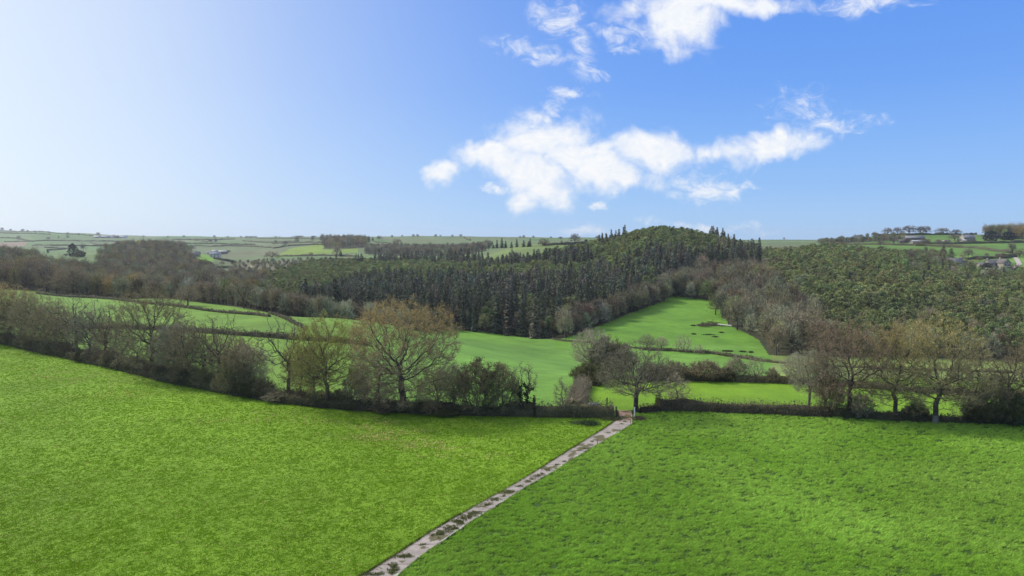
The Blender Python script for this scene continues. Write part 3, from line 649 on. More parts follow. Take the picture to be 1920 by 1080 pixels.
# ---------------------------------------------------------------- woodland trees (one mesh each, seen from afar)
def single(name, m, mats, h, w):
    o = m.build(name, mats); o['_h'] = float(h); o['_w'] = float(w); return o
def spruce_mb(seed, H=18., R=3.2, tone=(.034, .052, .030), n_wh=20, lo=.1, tip=(.125, .13, .08)):
    rng = np.random.default_rng(seed); m = MB()
    m.tubes(np.array([[0, 0, -.5]]), np.array([[0, 0, H]]), np.array([.24]), np.array([.03]), np.array([[0, 0, 1.]]), np.array([[0, 0, 1.]]), 5, (.07, .055, .045))
    P, Dv, L, c = [], [], [], []
    for w in range(n_wh):
        t = lo+(1-lo)*w/n_wh; z = H*t; r = R*(1-t)**.8*rng.uniform(.8, 1.15)+.25; nb = int(9-4*t); a0 = rng.uniform(0, 6.28)
        for b in range(nb):
            a = a0+b*6.283/nb+rng.normal()*.2; rr = r*rng.uniform(.7, 1.2); P.append((0, 0, z+rng.normal()*.2)); Dv.append((math.cos(a), math.sin(a), -.28-.25*(1-t))); L.append(rr); c.append(rng.uniform(.7, 1.3))
    P = np.array(P); Dv = unit(np.array(Dv)); L = np.array(L); c = np.array(c); up = np.array([0, 0, 1.]); side = unit(np.cross(Dv, up)); n = len(P)
    # each branch: a drooping kite with ragged hanging tips
    w = (L*.30+.2)[:, None]
    V = np.stack([P, P+Dv*(L*.55)[:, None]+side*w, P+Dv*L[:, None], P+Dv*(L*.55)[:, None]-side*w], 1).reshape(-1, 3)
    m.add(V, np.arange(4*n).reshape(-1, 4), np.array(tone)*c[:, None])
    for k in range(3):
        f = rng.uniform(.35, 1, n); Q = P+Dv*(L*f)[:, None]+side*(w*rng.uniform(-.8, .8, (n, 1)))
        cc = np.array(tone)*.9*(1-f[:, None])+np.array(tip)*f[:, None]  # grey-brown hanging tips, their colour lightened to look sunlit
        m.blades(Q, unit(Dv*.5+np.array([0, 0, -.9])+rng.normal(size=(n, 3))*.3), rng.uniform(.5, 1.2, n), .6, cc*c[:, None], rng=rng)
    return m
def pine_mb(seed, H=14., R=3.2, tone=(.072, .115, .035), n_cl=16, dark=.75):
    rng = np.random.default_rng(seed); m = MB()
    m.tubes(np.array([[0, 0, -.5]]), np.array([[0, 0, H*.9]]), np.array([.2]), np.array([.05]), np.array([[0, 0, 1.]]), np.array([[0, 0, 1.]]), 5, (.12, .075, .05))
    for k in range(n_cl):
        t = rng.uniform(.32, 1); a = rng.uniform(0, 6.28); r = R*math.sqrt(max(0, 1-((t-.35)/.68)**2))*rng.uniform(.35, .9)
        c0 = np.array([math.cos(a)*r, math.sin(a)*r, H*(.22+.75*t)]) if k else np.array([0, 0, H*.95]); cr = rng.uniform(.8, 1.5)*(1.15-.4*t)
        n = 34; d = unit(rng.normal(size=(n, 3))+np.array([0, 0, .35])); q = c0+d*np.array([cr, cr, cr*.7])*rng.uniform(.5, 1, (n, 1))
        m.leaves(q, rng.uniform(.22, .42, n), np.array(tone)*rng.uniform(.88, 1.12)*(1+rng.normal(size=(n, 1))*.12).clip(.6, 1.5), rng=rng, flat=.5)
        m.tubes(np.array([[0, 0, c0[2]-.8]]), c0[None], np.array([.07]), np.array([.03]), unit(c0[None]-np.array([[0, 0, c0[2]-.8]])+1e-3), unit(c0[None]-np.array([[0, 0, c0[2]-.8]])+1e-3), 3, (.1, .07, .05))
    return m
def bare_mb(seed, H=14., R=5., bark=(.12, .10, .085), twig=(0.245, 0.198, 0.124), leaf=None, nt=620, tw=.085, trunk=.28, nl=0, tlen=1.5):
    rng = np.random.default_rng(seed); m = MB(); P0, P1, R0, R1 = [], [], [], []
    cz = H*(trunk+.12); top = np.array([0, 0, H*trunk])
    m.tubes(np.array([[0, 0, -.5]]), top[None], np.array([.34]), np.array([.26]), np.array([[0, 0, 1.]]), np.array([[0, 0, 1.]]), 6, bark)
    ends = []
    for k in range(11):
        a = k*2.4+rng.normal()*.3; el = rng.uniform(.2, 1.45); d = np.array([math.cos(a)*math.cos(el), math.sin(a)*math.cos(el), math.sin(el)])
        e = np.array([0, 0, cz])+d*np.array([R, R, H-cz])*.62; mid = (top+e)/2+np.array([0, 0, .35])+rng.normal(size=3)*.4
        for (p, q, r1, r2) in ((top-np.array([0, 0, .3]), mid, .17, .12), (mid, e, .12, .06)): P0.append(p); P1.append(q); R0.append(r1); R1.append(r2)
        for j in range(4):
            d2 = unit(d+rng.normal(size=3)*.5); s = mid+(e-mid)*rng.uniform(.1, .9); e2 = s+d2*np.array([R, R, H-cz])*rng.uniform(.25, .4); P0.append(s); P1.append(e2); R0.append(.06); R1.append(.025); ends.append(e2)
    P0, P1 = np.array(P0), np.array(P1); dd = unit(P1-P0)
    m.tubes(P0, P1, np.array(R0), np.array(R1), dd, dd, 3, jit(bark, len(P0), .12, rng))
    # fine spray: an uneven dome of twigs pointing outwards
    az0 = rng.uniform(0, 6.28, 3)
    d = unit(rng.normal(size=(nt, 3))*np.array([1, 1, .95])+np.array([0, 0, .25])); d[:, 2] = np.where(d[:, 2] < -.35, -d[:, 2], d[:, 2])
    az = np.arctan2(d[:, 1], d[:, 0]); k = 1+.13*np.sin(3*az+az0[0])+.1*np.sin(5*az+az0[1]+4*d[:, 2])+.1*np.sin(6*d[:, 2]+az0[2])
    rr = rng.uniform(.35, 1, nt)**.55*k
    Q = np.array([0, 0, cz])+d*rr[:, None]*np.array([R*.86, R*.86, (H-cz)*.92])
    dv = unit(d*.8+rng.normal(size=(nt, 3))*.45+np.array([0, 0, .3])); cc = jit(twig, nt, .2, rng)
    m.blades(Q-dv*tlen*.6, dv, tlen*rng.uniform(.6, 1.3, nt), tw*2.2, cc, rng=rng)
    m.blades(Q-dv*.3, unit(dv+rng.normal(size=(nt, 3))*.6), tlen*.6*rng.uniform(.6, 1.3, nt), tw*1.7, cc*1.05, rng=rng)
    if nl: s = rng.integers(0, nt, nl); m.leaves(Q[s]+rng.normal(size=(nl, 3))*.4, rng.uniform(.14, .28, nl), jit(leaf, nl, .22, rng), rng=rng, flat=.4)
    return m
SP = [spruce_mb(1, tone=(.088, .106, .058)), spruce_mb(2, 20, 3.0, (.078, .096, .058)), spruce_mb(3, 17, 3.5, (.10, .12, .062)), spruce_mb(4, 19, 2.9, (.115, .105, .068), tip=(.17, .155, .11))]
PI = [pine_mb(5, R=3.9, tone=(.20, .232, .086)), pine_mb(6, 12.5, 4.3, (.225, .26, .09)), pine_mb(7, 14, 3.7, (.175, .212, .082)), pine_mb(8, 12, 4.0, (.225, .235, .11))]
BA = [bare_mb(9, leaf=(.20, .19, .085), nl=140), bare_mb(10, 13, 5.4, twig=(0.261, 0.253, 0.148), leaf=(0.271, 0.254, 0.104), nl=160), bare_mb(11, 15, 5., twig=(0.276, 0.244, 0.148)), bare_mb(12, 12, 4.8, twig=(0.343, 0.345, 0.214)), bare_mb(13, 13, 4.8, twig=(0.269, 0.265, 0.119), leaf=(0.319, 0.307, 0.086), nl=420),
      bare_mb(14, 14, 5.2, twig=(0.319, 0.265, 0.105), leaf=(0.431, 0.271, 0.086), nl=300)]
KINDSW = {'spruce': ('spruce_tree', SP, M_CONIFER, (18, 20, 17, 19)), 'pine': ('pine_tree', PI, M_CONIFER, (14, 13, 15, 12.5)), 'bare': ('woodland_tree', BA, M_TWIG, (14, 13, 15, 12, 13, 14))}
def scatter(poly, spacing, seed):
    rng = np.random.default_rng(seed); ys = [b for a, b in poly]; y0, y1 = min(ys), max(ys); pts = []
    y = y0
    while y < y1:
        xs0 = (min(a for a, b in poly)-960)/F*y; xs1 = (max(a for a, b in poly)-960)/F*y
        xs = np.arange(xs0-y*.0, xs1, spacing)+rng.uniform(0, spacing)
        X = xs+rng.uniform(-.42, .42, len(xs))*spacing; Y = y+rng.uniform(-.42, .42, len(xs))*spacing
        m = inpoly(960+F*X/Y+fbm(X/23, Y/23, seed+3)*26, np.log(Y)+fbm(X/31, Y/31, seed+8)*.05*(Y > 450), poly); pts += list(zip(X[m], Y[m])); y += spacing*.92
    return np.array(pts)
TREES = []      # (kind, variant, x, y, scale_h, scale_w, wood)
def in_frame(X, Y): px = 960+F*X/Y; return (px > -120) & (px < 2040)
def plant(wood, spacing, seed, chooser, sc=1.0):
    P = scatter(WOODS[wood], spacing, seed); rng = np.random.default_rng(seed+99)
    for X, Y in P:
        px = 960+F*X/Y
        if not -190 < px < 2130: continue
        kind, var, h = chooser(px, Y, X, rng)
        TREES.append((kind, var, X, Y, h*sc*float(np.clip(rng.normal(1, .10), .8, 1.16)), rng.uniform(.85, 1.25), wood))
def ch_plant(px, Y, X, rng):
    n = float(fbm(X/45, Y/45, 31)); front = math.log(Y/float(np.interp(px, [470, 700, 780, 850, 960, 1050, 1100, 1180, 1262, 1300], [300, 292, 330, 350, 336, 316, 334, 385, 440, 470])))
    if front < .035+.03*rng.uniform() and px > 1040: return 'bare', int(rng.choice([0, 1, 2, 3])), .95
    if front < .05 and px < 760: return 'bare', int(rng.choice([0, 3])), .85
    if front < .10 and px > 700 and rng.uniform() < .35: return 'bare', int(rng.choice([0, 3])), .8
    back = Y > np.interp(px, [480, 700, 850, 1000, 1100, 1250, 1400], [330, 545, 505, 465, 480, 530, 560])
    if px > 1345 and Y > 560 and rng.uniform() < .5: return 'bare', int(rng.choice([0, 2])), .9
    if px < 560 and Y < 480: return ('bare', 0, .9) if rng.uniform() < .3 else ('pine', int(rng.choice([0, 2])), .95)
    if back and n > -.35: return 'pine', int(rng.choice([0, 2, 2, 1])), .95
    if rng.uniform() < .035: return 'bare', int(rng.choice([0, 4, 3])), .95
    if n > .28 and rng.uniform() < .6: return 'pine', 2, 1.0
    return 'spruce', int(rng.choice([0, 1, 2, 3], p=[.33, .33, .16, .18])), 1.0
def ch_valley(px, Y, X, rng):
    n = float(fbm(X/50, Y/50, 41)); r = rng.uniform()
    if r < .035: return 'pine', 2, .8
    if r < .05: return 'spruce', 0, .6
    if Y < 470 and px < 260: return 'bare', int(rng.choice([0, 1, 2, 5])), 1.05
    return 'bare', int(rng.choice([0, 1, 2, 3, 4, 5], p=[.27, .16, .24, .2, .09, .04] if n < .1 else [.3, .2, .2, .05, .15, .1])), .95
def ch_combe(px, Y, X, rng): return 'bare', int(rng.choice([0, 1, 2, 3, 4], p=[.3, .12, .3, .2, .08])), 1.0
def ch_pine(px, Y, X, rng):
    n = float(fbm(X/40, Y/40, 51)); r = rng.uniform()
    low = math.log(Y/258)
    if low < .22 and r < .55: return 'bare', int(rng.choice([3, 4, 0])), .8
    if low < .30 and r < .12: return 'spruce', 0, .8
    if px > 1750 and Y < 400 and r < .5: return ('bare', int(rng.choice([3, 4, 1])), .8) if r < .3 else ('pine', 3, .85)
    if r < .04+.10*max(0, float(fbm(X/60, Y/60, 71))): return 'bare', int(rng.choice([0, 1, 3, 4])), .9
    if r < .06: return 'spruce', int(rng.choice([0, 2])), .8
    hk = .92 if not (px > 1700 and Y > 470) else .62
    return 'pine', int(rng.choice([0, 1, 2, 3], p=[.3, .34, .26, .10] if n < .15 else [.3, .15, .5, .05])), hk
plant('plantation', 4.9, 1, ch_plant); plant('valley', 8.0, 2, ch_valley); plant('combe', 7.4, 3, ch_combe); plant('pinewood', 4.9, 4, ch_pine)
plant('vale', 14, 12, lambda px, Y, X, rng: ('bare', int(rng.choice([0, 1, 3, 4])), .45))
fb = lambda *v: (lambda px, Y, X, rng: ('bare', int(rng.choice(v)), 1.0))
plant('knoll', 15, 5, fb(0, 2, 5), 1.15); plant('far_strip', 11, 6, fb(0, 2, 3), .85); plant('ridge', 11, 7, fb(0, 2, 5, 4), 1.15); plant('ridge_low', 9, 8, fb(0, 1), .62); plant('scrub', 8, 9, lambda px, Y, X, rng: ('bare', int(rng.choice([0, 1, 4])), .62) if rng.uniform() < .8 else ('pine', 2, .6))
WLAB = {
 ('spruce', 'plantation'): 'dark pointed spruce tree in the conifer plantation across the valley', ('pine', 'plantation'): 'green rounded pine tree in the conifer plantation across the valley', ('bare', 'plantation'): 'bare grey brown tree at the edge of the conifer plantation',
 ('spruce', 'valley'): 'dark spruce among the bare trees of the left valley wood', ('pine', 'valley'): 'green pine among the bare trees of the left valley wood', ('bare', 'valley'): 'bare brown tree in the left valley wood beyond the fields',
 ('bare', 'combe'): 'bare brown tree in the wood on the right of the sloping meadow', ('bare', 'pinewood'): 'pale bare tree among the pines of the right hand hillside', ('pine', 'pinewood'): 'mid green pine on the wooded hillside at the right', ('spruce', 'pinewood'): 'dark spruce at the foot of the pine hillside at the right',
 ('bare', 'ridge'): 'bare brown tree in the wood on the right skyline'}
def plant_all():
    made = {}
    for kind in KINDSW:
        name, mbs, mat, hs = KINDSW[kind]
        L = [t for t in TREES if t[0] == kind]
        vis = sorted([t for t in L if in_frame(t[2], t[3])], key=lambda t: t[3])
        # those that show largest: front ranks first; trees hidden behind ranks in front show only their tops
        pick = set(id(t) for t in vis[:296])
        meshes = {}
        for t in vis[:296]:
            k = t[1]
            if k not in meshes: o = mbs[k].build(name, mat); meshes[k] = o.data
            else: o = D.objects.new(name, meshes[k]); COL.objects.link(o)
            z = float(terrain(t[2], t[3])); s = t[4]; o.location = (t[2], t[3], z-.2); o.scale = (s*t[5], s*t[5], s); o.rotation_euler = (random.gauss(0, .02), random.gauss(0, .02), random.uniform(0, 6.28))
            tag(o, WLAB.get((kind, t[6]), 'bare tree in a far wood'), {'spruce': 'spruce', 'pine': 'pine', 'bare': 'tree'}[kind], {'spruce': 'spruces of the wooded slopes', 'pine': 'pines of the wooded slopes', 'bare': 'bare trees of the woods'}[kind])
        rest = [t for t in L if id(t) not in pick]
        out = MB(); rng = np.random.default_rng(77)
        for k in range(len(mbs)):
            V, Fs = mbs[k].arrays(); R = [t for t in rest if t[1] == k]
            if not R: continue
            A = np.array([(t[2], t[3], t[4], t[5]) for t in R]); z = terrain(A[:, 0], A[:, 1])-.2; a = rng.uniform(0, 6.28, len(R)); ca, sa = np.cos(a), np.sin(a); s = A[:, 2]*A[:, 3]
            x = (V[None, :, 0]*ca[:, None]-V[None, :, 1]*sa[:, None])*s[:, None]+A[:, 0, None]; y = (V[None, :, 0]*sa[:, None]+V[None, :, 1]*ca[:, None])*s[:, None]+A[:, 1, None]; zz = V[None, :, 2]*A[:, 2, None]+z[:, None]
            VV = np.stack([x, y, zz], -1).reshape(-1, 3)
            tint = (1+rng.normal(size=(len(R), 1))*(.16 if kind == 'pine' else .24)).clip(.5, 1.7)*(1+rng.normal(size=(len(R), 3))*.07)
            base = out.n; out.v.append(VV.astype(np.float32)); nv = len(V)
            for f, c, mi in Fs:
                FF = (f[None]+(np.arange(len(R))*nv)[:, None, None]).reshape(-1, f.shape[1])+base
                CC = (c[None]*tint[:, None]).reshape(-1, 3); out.f.append((FF, CC.astype(np.float32), 0))
            out.n += len(VV)
        o = out.build({'spruce': 'spruce_forest', 'pine': 'pine_forest', 'bare': 'bare_woodland'}[kind], {'spruce': M_CONIFER, 'pine': M_CONIFER, 'bare': M_TWIG}[kind])
        tag(o, {'spruce': 'dark spruce forest covering the far slope', 'pine': 'green pine forest covering the hillsides', 'bare': 'bare brown woodland filling the valley'}[kind], 'forest', kind='stuff')
        print('woods', kind, len(vis[:296]), len(rest), sum(len(f) for f, c, m in out.f))
plant_all()
# ---------------------------------------------------------------- hedges
def hedge(pts, h, w, label, dens=60, size=.12, col=(0.109, 0.096, 0.053), twig=(0.156, 0.128, 0.091), world=False, ymin=25, name='hedge', step=None, rag=.35, core=True, seed=1, group=None, cat='hedge', tw=.05, tl=.6, leaf_share=.6, back=0):
    P = []
    for (a, b), (c, d) in zip(pts[:-1], pts[1:]):
        if world: p0, p1 = np.array([a, b]), np.array([c, d])
        else: p0, p1 = np.array(ground_at(a, b, ymin)[:2]), np.array(ground_at(c, d, ymin)[:2])
        n = max(2, int(np.linalg.norm(p1-p0)/(step or max(1.0, w*.8)))); P += [p0+(p1-p0)*k/n for k in range(n)]
    P.append(p1); P = np.array(P); P[:, 1] += back
    rng = np.random.default_rng(seed*13+int(abs(P[0, 0])*7) % 1000)
    T = unit(np.gradient(P, axis=0)); Nn = np.stack([-T[:, 1], T[:, 0]], 1); n = len(P); s = np.arange(n)
    ln = np.concatenate([[0], np.cumsum(np.linalg.norm(np.diff(P, axis=0), axis=1))])
    hh = h*(1+rag*fbm(ln/(h*3.2), ln*0+seed, seed+3)); ww = w*(1+.25*fbm(ln/(h*2.5), ln*0+seed+5, seed+9)); Z = terrain(P[:, 0], P[:, 1])
    m = MB()
    if core:
        prof = np.array([(-.5, -.15), (-.46, .5), (-.25, .88), (.05, .95), (.36, .82), (.5, .45), (.48, -.15)])*np.array([.66, .72] if dens > 0 else [1.0, 1.0]); k = len(prof)
        V = np.zeros((n, k, 3)); jn = rng.normal(size=(n, k, 2))*.06
        V[..., :2] = P[:, None]+Nn[:, None]*((prof[None, :, 0]+jn[..., 0])*ww[:, None])[..., None]; V[..., 2] = Z[:, None]+(prof[None, :, 1]+jn[..., 1]*(prof[None, :, 1] > 0))*hh[:, None]
        i = (np.arange(n-1)[:, None]*k+np.arange(k-1)[None]).ravel()
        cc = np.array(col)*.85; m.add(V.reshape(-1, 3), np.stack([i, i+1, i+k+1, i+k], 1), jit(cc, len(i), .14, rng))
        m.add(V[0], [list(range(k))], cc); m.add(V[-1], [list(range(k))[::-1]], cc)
    tot = int(ln[-1]*dens)
    if tot:
        q = rng.uniform(0, n-1.001, tot); i = q.astype(int); f = (q-i)[:, None]; c0 = P[i]*(1-f)+P[i+1]*f
        ang = rng.uniform(-.15, np.pi+.15, tot); rr = rng.uniform(.55, 1.12, tot)*(1+.3*fbm(q*.9, np.cos(ang)*2, seed+6)); H_ = hh[i]; W_ = ww[i]
        off = np.cos(ang)*.5*rr*W_; zz = np.clip(np.abs(np.sin(ang))**.6*rr, .02, 1.1)*H_*rng.uniform(.15, 1, tot)**.35
        Q = np.concatenate([c0+Nn[i]*off[:, None], (np.interp(q, s, Z)+zz)[:, None]], 1)
        a = rng.uniform(size=tot) < leaf_share; pn = .75+.5*(fbm(Q[:, 0]/2.2, Q[:, 1]/2.2+Q[:, 2], seed+2)+.5)
        m.leaves(Q[a], size*rng.uniform(.5, 1.2, a.sum()), jit(col, a.sum(), .25, rng)*pn[a][:, None], rng=rng, flat=.3)
        b = ~a; d = unit(rng.normal(size=(b.sum(), 3))*.5+np.array([0, 0, 1.])+np.concatenate([Nn[i[b]]*np.sign(off[b])[:, None]*.5, np.zeros((b.sum(), 1))], 1))
        m.blades(Q[b]-d*tl*.3, d, tl*rng.uniform(.5, 1.3, b.sum()), tw, jit(twig, b.sum(), .25, rng), rng=rng)
    return tag(m.build(name, M_HEDGE), label, cat, group)
def sub(line, a, b):                    # part of a hedge line between photo columns a and b
    xs = [p[0] for p in line]; ys = [p[1] for p in line]
    q = [a]+[x for x in xs if a < x < b]+[b]; return [(x, float(np.interp(x, xs, ys))) for x in q]
HB = dict(dens=230, size=.15, tl=.7, tw=.05, leaf_share=.55)
hedge(sub(LEFT_LINE, -200, 480), 3.0, 3.6, 'dense dark hedge bank under the trees at the left end of the near hedgerow', col=(0.085, 0.088, 0.039), twig=(0.169, 0.142, 0.104), seed=2, rag=.5, back=1.6, **HB)
hedge(sub(LEFT_LINE, 480, 1004), 2.7, 3.0, 'dark brown hedge under the great domed oak', col=(0.085, 0.083, 0.039), twig=(0.169, 0.135, 0.098), seed=3, rag=.5, back=1.3, **HB)
hedge(sub(LEFT_LINE, 1004, 1152), 2.5, 2.3, 'trimmed brown hedge between the ivy clad tree and the gate', col=(0.116, 0.112, 0.051), twig=(0.195, 0.162, 0.111), seed=4, rag=.15, back=1.0, **HB)
hedge(sub(RIGHT_LINE, 1202, 1236), 1.6, 1.6, 'low gappy end of hedge just right of the gateway oak', col=(0.093, 0.072, 0.045), twig=(0.169, 0.128, 0.098), seed=5, rag=.3, back=.8, **HB)
hedge(sub(RIGHT_LINE, 1236, 1560), 2.5, 2.2, 'trimmed dark brown hedge right of the gateway oak, bordering the long grass field', col=(0.101, 0.088, 0.048), twig=(0.176, 0.135, 0.104), seed=6, rag=.22, back=1.0, **HB)
hedge(sub(RIGHT_LINE, 1560, 2480), 2.0, 2.4, 'overgrown dark hedge under the orange topped oaks on the right', col=(0.085, 0.088, 0.039), twig=(0.169, 0.135, 0.104), seed=7, rag=.5, back=1.2, **HB)
a0 = at_depth(1079, 118.5); a1 = at_depth(1096, 139)
hedge([(a0[0], a0[1]), (a1[0], a1[1])], 2.3, 3.6, 'laid hedge of bare stems running away behind the trimmed hedge left of the gate', col=(0.186, 0.160, 0.090), twig=(0.260, 0.223, 0.163), seed=8, rag=.12, world=True, dens=420, size=.1, tl=1.1, tw=.06, leaf_share=.3)
hedge([(1205, 712), (1300, 713), (1450, 717), (1560, 723)], 2.1, 2.4, 'brown bushy hedge between the small field and the pale green field', col=(0.186, 0.160, 0.075), twig=(0.234, 0.196, 0.137), dens=150, size=.2, tw=.07, seed=9, rag=.4)
hedge([(1560, 723), (1700, 733), (1860, 744), (2050, 752)], 1.5, 2.0, 'right hand continuation of the middle hedge, seen between the big oak trunks', col=(0.155, 0.136, 0.068), twig=(0.234, 0.196, 0.137), dens=120, size=.2, tw=.07, seed=10, rag=.3)
# far hedges: bumpy dark lines
FAR = [
 ([(100, 617), (230, 616), (330, 620), (400, 625), (480, 631), (555, 637), (620, 641), (690, 648)], 1.9, 2.0, 'dark hedge crossing the fields behind the left hedgerow trees', 40, .3),
 ([(70, 551), (170, 559), (290, 571), (380, 582), (480, 591), (505, 594)], 1.5, 1.8, 'thin dark hedge across the upper left field below the valley wood', 20, .3),
 ([(505, 588), (530, 596), (555, 608), (575, 618)], 1.3, 1.6, 'short hedge bank curving down the slope behind the gaunt oak', 20, .3),
 ([(512, 584), (560, 584), (600, 588)], 1.4, 1.8, 'low pale bank along the top of the left field by the woodland edge', 20, .3),
 ([(1035, 636), (1060, 640), (1140, 648), (1200, 654), (1260, 656)], .8, 1.2, 'low ragged hedge along the left part of the meadow foot', 22, .25),
 ([(1205, 656), (1260, 658), (1340, 664), (1400, 673), (1440, 679)], 1.4, 2.0, 'dark hedge under the small trees at the meadow foot', 30, .3),
 ([(1440, 679), (1520, 686), (1700, 694), (1900, 700)], .9, 1.4, 'thin hedge line from the meadow corner towards the right', 22, .3),
]
for i, (p, h, w, lab, dn, sz) in enumerate(FAR): hedge(p, h, w, lab, dens=dn, size=sz, col=(0.101, 0.096, 0.051), twig=(0.182, 0.149, 0.104), seed=20+i, step=2.0, tw=.12, tl=.8)
FFAR = [
 ([(0, 432.6), (40, 434), (100, 437), (140, 440), (175, 443)], 'hedge along the highest skyline at the far left'),
 ([(0, 437), (50, 438), (95, 440)], 'hedge just below the far left skyline'),
 ([(0, 446), (30, 447), (50, 451), (62, 453.5)], 'hedge on the upper edge of the reddish ploughed field'),
 ([(8, 454), (60, 453), (115, 451.5), (170, 452.5), (226, 453.5)], 'long level hedge under the reddish ploughed field'),
 ([(60, 460.5), (100, 461), (130, 460.5), (195, 462)], 'hedge above the small paddocks on the far left'),
 ([(84, 464.5), (131, 467.5)], 'slanting hedge between the small far left paddocks'),
 ([(88, 470.5), (125, 467), (131, 467)], 'lowest hedge of the small far left paddocks'),
 ([(168, 454), (186, 459.5), (206, 460.5)], 'short curved hedge right of the far left paddocks'),
 ([(325, 449.5), (372, 450)], 'hedge right of the wooded knoll, near the skyline'),
 ([(366, 449), (440, 448.6)], 'hedge under the skyline in the left centre'),
 ([(362, 450), (388, 454.5)], 'short slanting hedge right of the wooded knoll'),
 ([(343, 457), (400, 457.5), (478, 459.5)], 'long hedge above the white farmhouse fields'),
 ([(366, 461), (400, 462.5), (440, 461.5), (480, 463)], 'second long hedge above the white farmhouse'),
 ([(404, 477.5), (426, 476)], 'short hedge right of the white farmhouse'),
 ([(401, 485), (420, 489), (436, 492)], 'hedge along the lane below the white farmhouse'),
 ([(340, 499), (362, 495), (378, 490.5)], 'hedge along the lane by the stone cottage'),
 ([(362, 500), (400, 502), (435, 503)], 'hedge under the small bright field by the stone cottage'),
 ([(440, 462), (480, 463), (510, 465), (514, 466), (540, 461.5), (590, 459), (634, 458.5)], 'curving hedge over the top of the bright far field'),
 ([(510, 457.5), (560, 455.5), (600, 455), (632, 454.5)], 'hedge behind the bright far field'),
 ([(455, 452), (500, 455), (560, 453)], 'thin hedge two fields behind the bright far field'),
 ([(515, 481), (560, 480.5), (600, 479.5), (668, 481)], 'hedge along the lower edge of the bright far field'),
 ([(480, 447), (640, 448)], 'skyline hedge left of the orange topped wood'),
 ([(700, 453.5), (732, 457)], 'hedge behind the far brown wood'),
 ([(870, 445.5), (882, 451)], 'short hedge dropping from the central skyline'),
 ([(1018, 460.5), (1060, 459), (1100, 457.5), (1150, 454.5)], 'dark trimmed hedge on the field shoulder left of the wooded hilltop'),
 ([(1540, 458.5), (1620, 459), (1680, 460), (1740, 461), (1790, 464), (1830, 466), (1862, 471), (1897, 475)], 'long dark hedge curving across the right hand fields above the pines'),
 ([(1720, 457), (1800, 457.5), (1860, 456), (1920, 455)], 'hedge below the pale farmhouse on the right'),
 ([(1812, 487), (1850, 485.5), (1905, 482)], 'dark hedge behind the gabled stone house'),
 ([(1645, 442.5), (1700, 441.5), (1760, 440.5), (1830, 439.5)], 'dark hedge under the beeches on the right skyline'),
]
for i, (p, lab) in enumerate(FFAR):
    d = ground_at(*p[0])[1]; hedge(p, 2.4+d*.0005, 3.0, lab, dens=0, col=(0.109, 0.109, 0.060), seed=60+i, step=max(3, d/260), rag=.55)
# ---------------------------------------------------------------- solitary far trees
FT = [bare_mb(101, 13, 6.2, nt=420, tw=.14, twig=(0.208, 0.169, 0.130)), bare_mb(102, 12, 6.5, nt=420, tw=.14, trunk=.2, twig=(0.221, 0.176, 0.104), leaf=(.22, .16, .06), nl=160), bare_mb(103, 12, 4.2, nt=300, tw=.12, twig=(0.169, 0.135, 0.104))]
FS = spruce_mb(104, 16, 3.3, (.030, .042, .030), n_wh=14)
def yew_mb(seed, H=17, R=6.5, tone=(.022, .032, .026)):
    rng = np.random.default_rng(seed); m = MB(); m.tubes(np.array([[0, 0, -.5]]), np.array([[0, 0, H*.7]]), np.array([.3]), np.array([.1]), np.array([[0, 0, 1.]]), np.array([[0, 0, 1.]]), 5, (.08, .06, .05))
    n = 900; d = unit(rng.normal(size=(n, 3))); t = rng.uniform(0, 1, n); r = R*np.sin(np.clip(t*.86+.14, 0, 1)*np.pi)**.7*(1+.18*np.sin(np.arctan2(d[:, 1], d[:, 0])*3+t*9))
    Q = np.stack([d[:, 0]*r, d[:, 1]*r, .6+t*H], 1)*np.array([.9, .9, 1]); m.leaves(Q, rng.uniform(.5, 1.0, n), jit(tone, n, .25, rng), rng=rng, flat=.2); return m
FY = yew_mb(105); FP = yew_mb(106, 10, 6.2, (.15, .14, .085))
FMESH = {}
def far_tree(kind, px, pyb, hpx, wpx, label, cat='tree', group=None, Y=None):
    src, mat, nm = {'r': (FT[0], M_TWIG, 'bare_tree'), 'o': (FT[1], M_TWIG, 'bare_tree'), 's': (FT[2], M_TWIG, 'bare_tree'), 'c': (FS, M_CONIFER, 'conifer_tree'), 'y': (FY, M_CONIFER, 'evergreen_tree'), 'p': (FP, M_TWIG, 'round_bush')}[kind]
    if kind not in FMESH:
        o = src.build(nm, mat); V = np.concatenate(src.v); FMESH[kind] = (o.data, V[:, 2].max(), 2*np.percentile(np.abs(V[:, 0]), 98))
    else: o = D.objects.new(nm, FMESH[kind][0]); COL.objects.link(o)
    p = ground_at(px, pyb) if Y is None else at_depth(px, Y); k = p[1]/F; _, H, W = FMESH[kind]
    o.location = (p[0], p[1], p[2]-.3); o.scale = (wpx*k/W, wpx*k/W, hpx*k/H); o.rotation_euler = (0, 0, random.uniform(0, 6.28))
    return tag(o, label, cat, group)
G_SKY = 'small trees dotted along the distant skyline'
for px, pyb, h in [(4, 433, 7), (20, 433, 5), (43, 435, 6), (52, 436, 4), (66, 437, 4), (92, 438.5, 4), (127, 440, 4), (148, 442, 4), (214, 445, 4), (236, 446, 4), (269, 446, 4), (315, 447, 4), (402, 447, 6), (427, 447, 4), (452, 447, 4), (462, 447.5, 5), (480, 447, 4), (517, 447, 4), (524, 447, 3),
                   (735, 446, 5), (754, 445, 4), (775, 445, 6), (783, 445, 6), (817, 445, 6), (826, 445, 4), (848, 445, 5), (864, 445, 6), (975, 447, 4), (982, 447, 6), (1000, 447, 5), (1033, 448, 4), (1146, 449, 4), (1410, 452, 5), (1470, 450, 4)]:
    far_tree('s' if h > 4 else 'r', px, pyb, h+1.5, (h+1)*.95, 'tiny bare tree standing on the distant skyline', group=G_SKY)
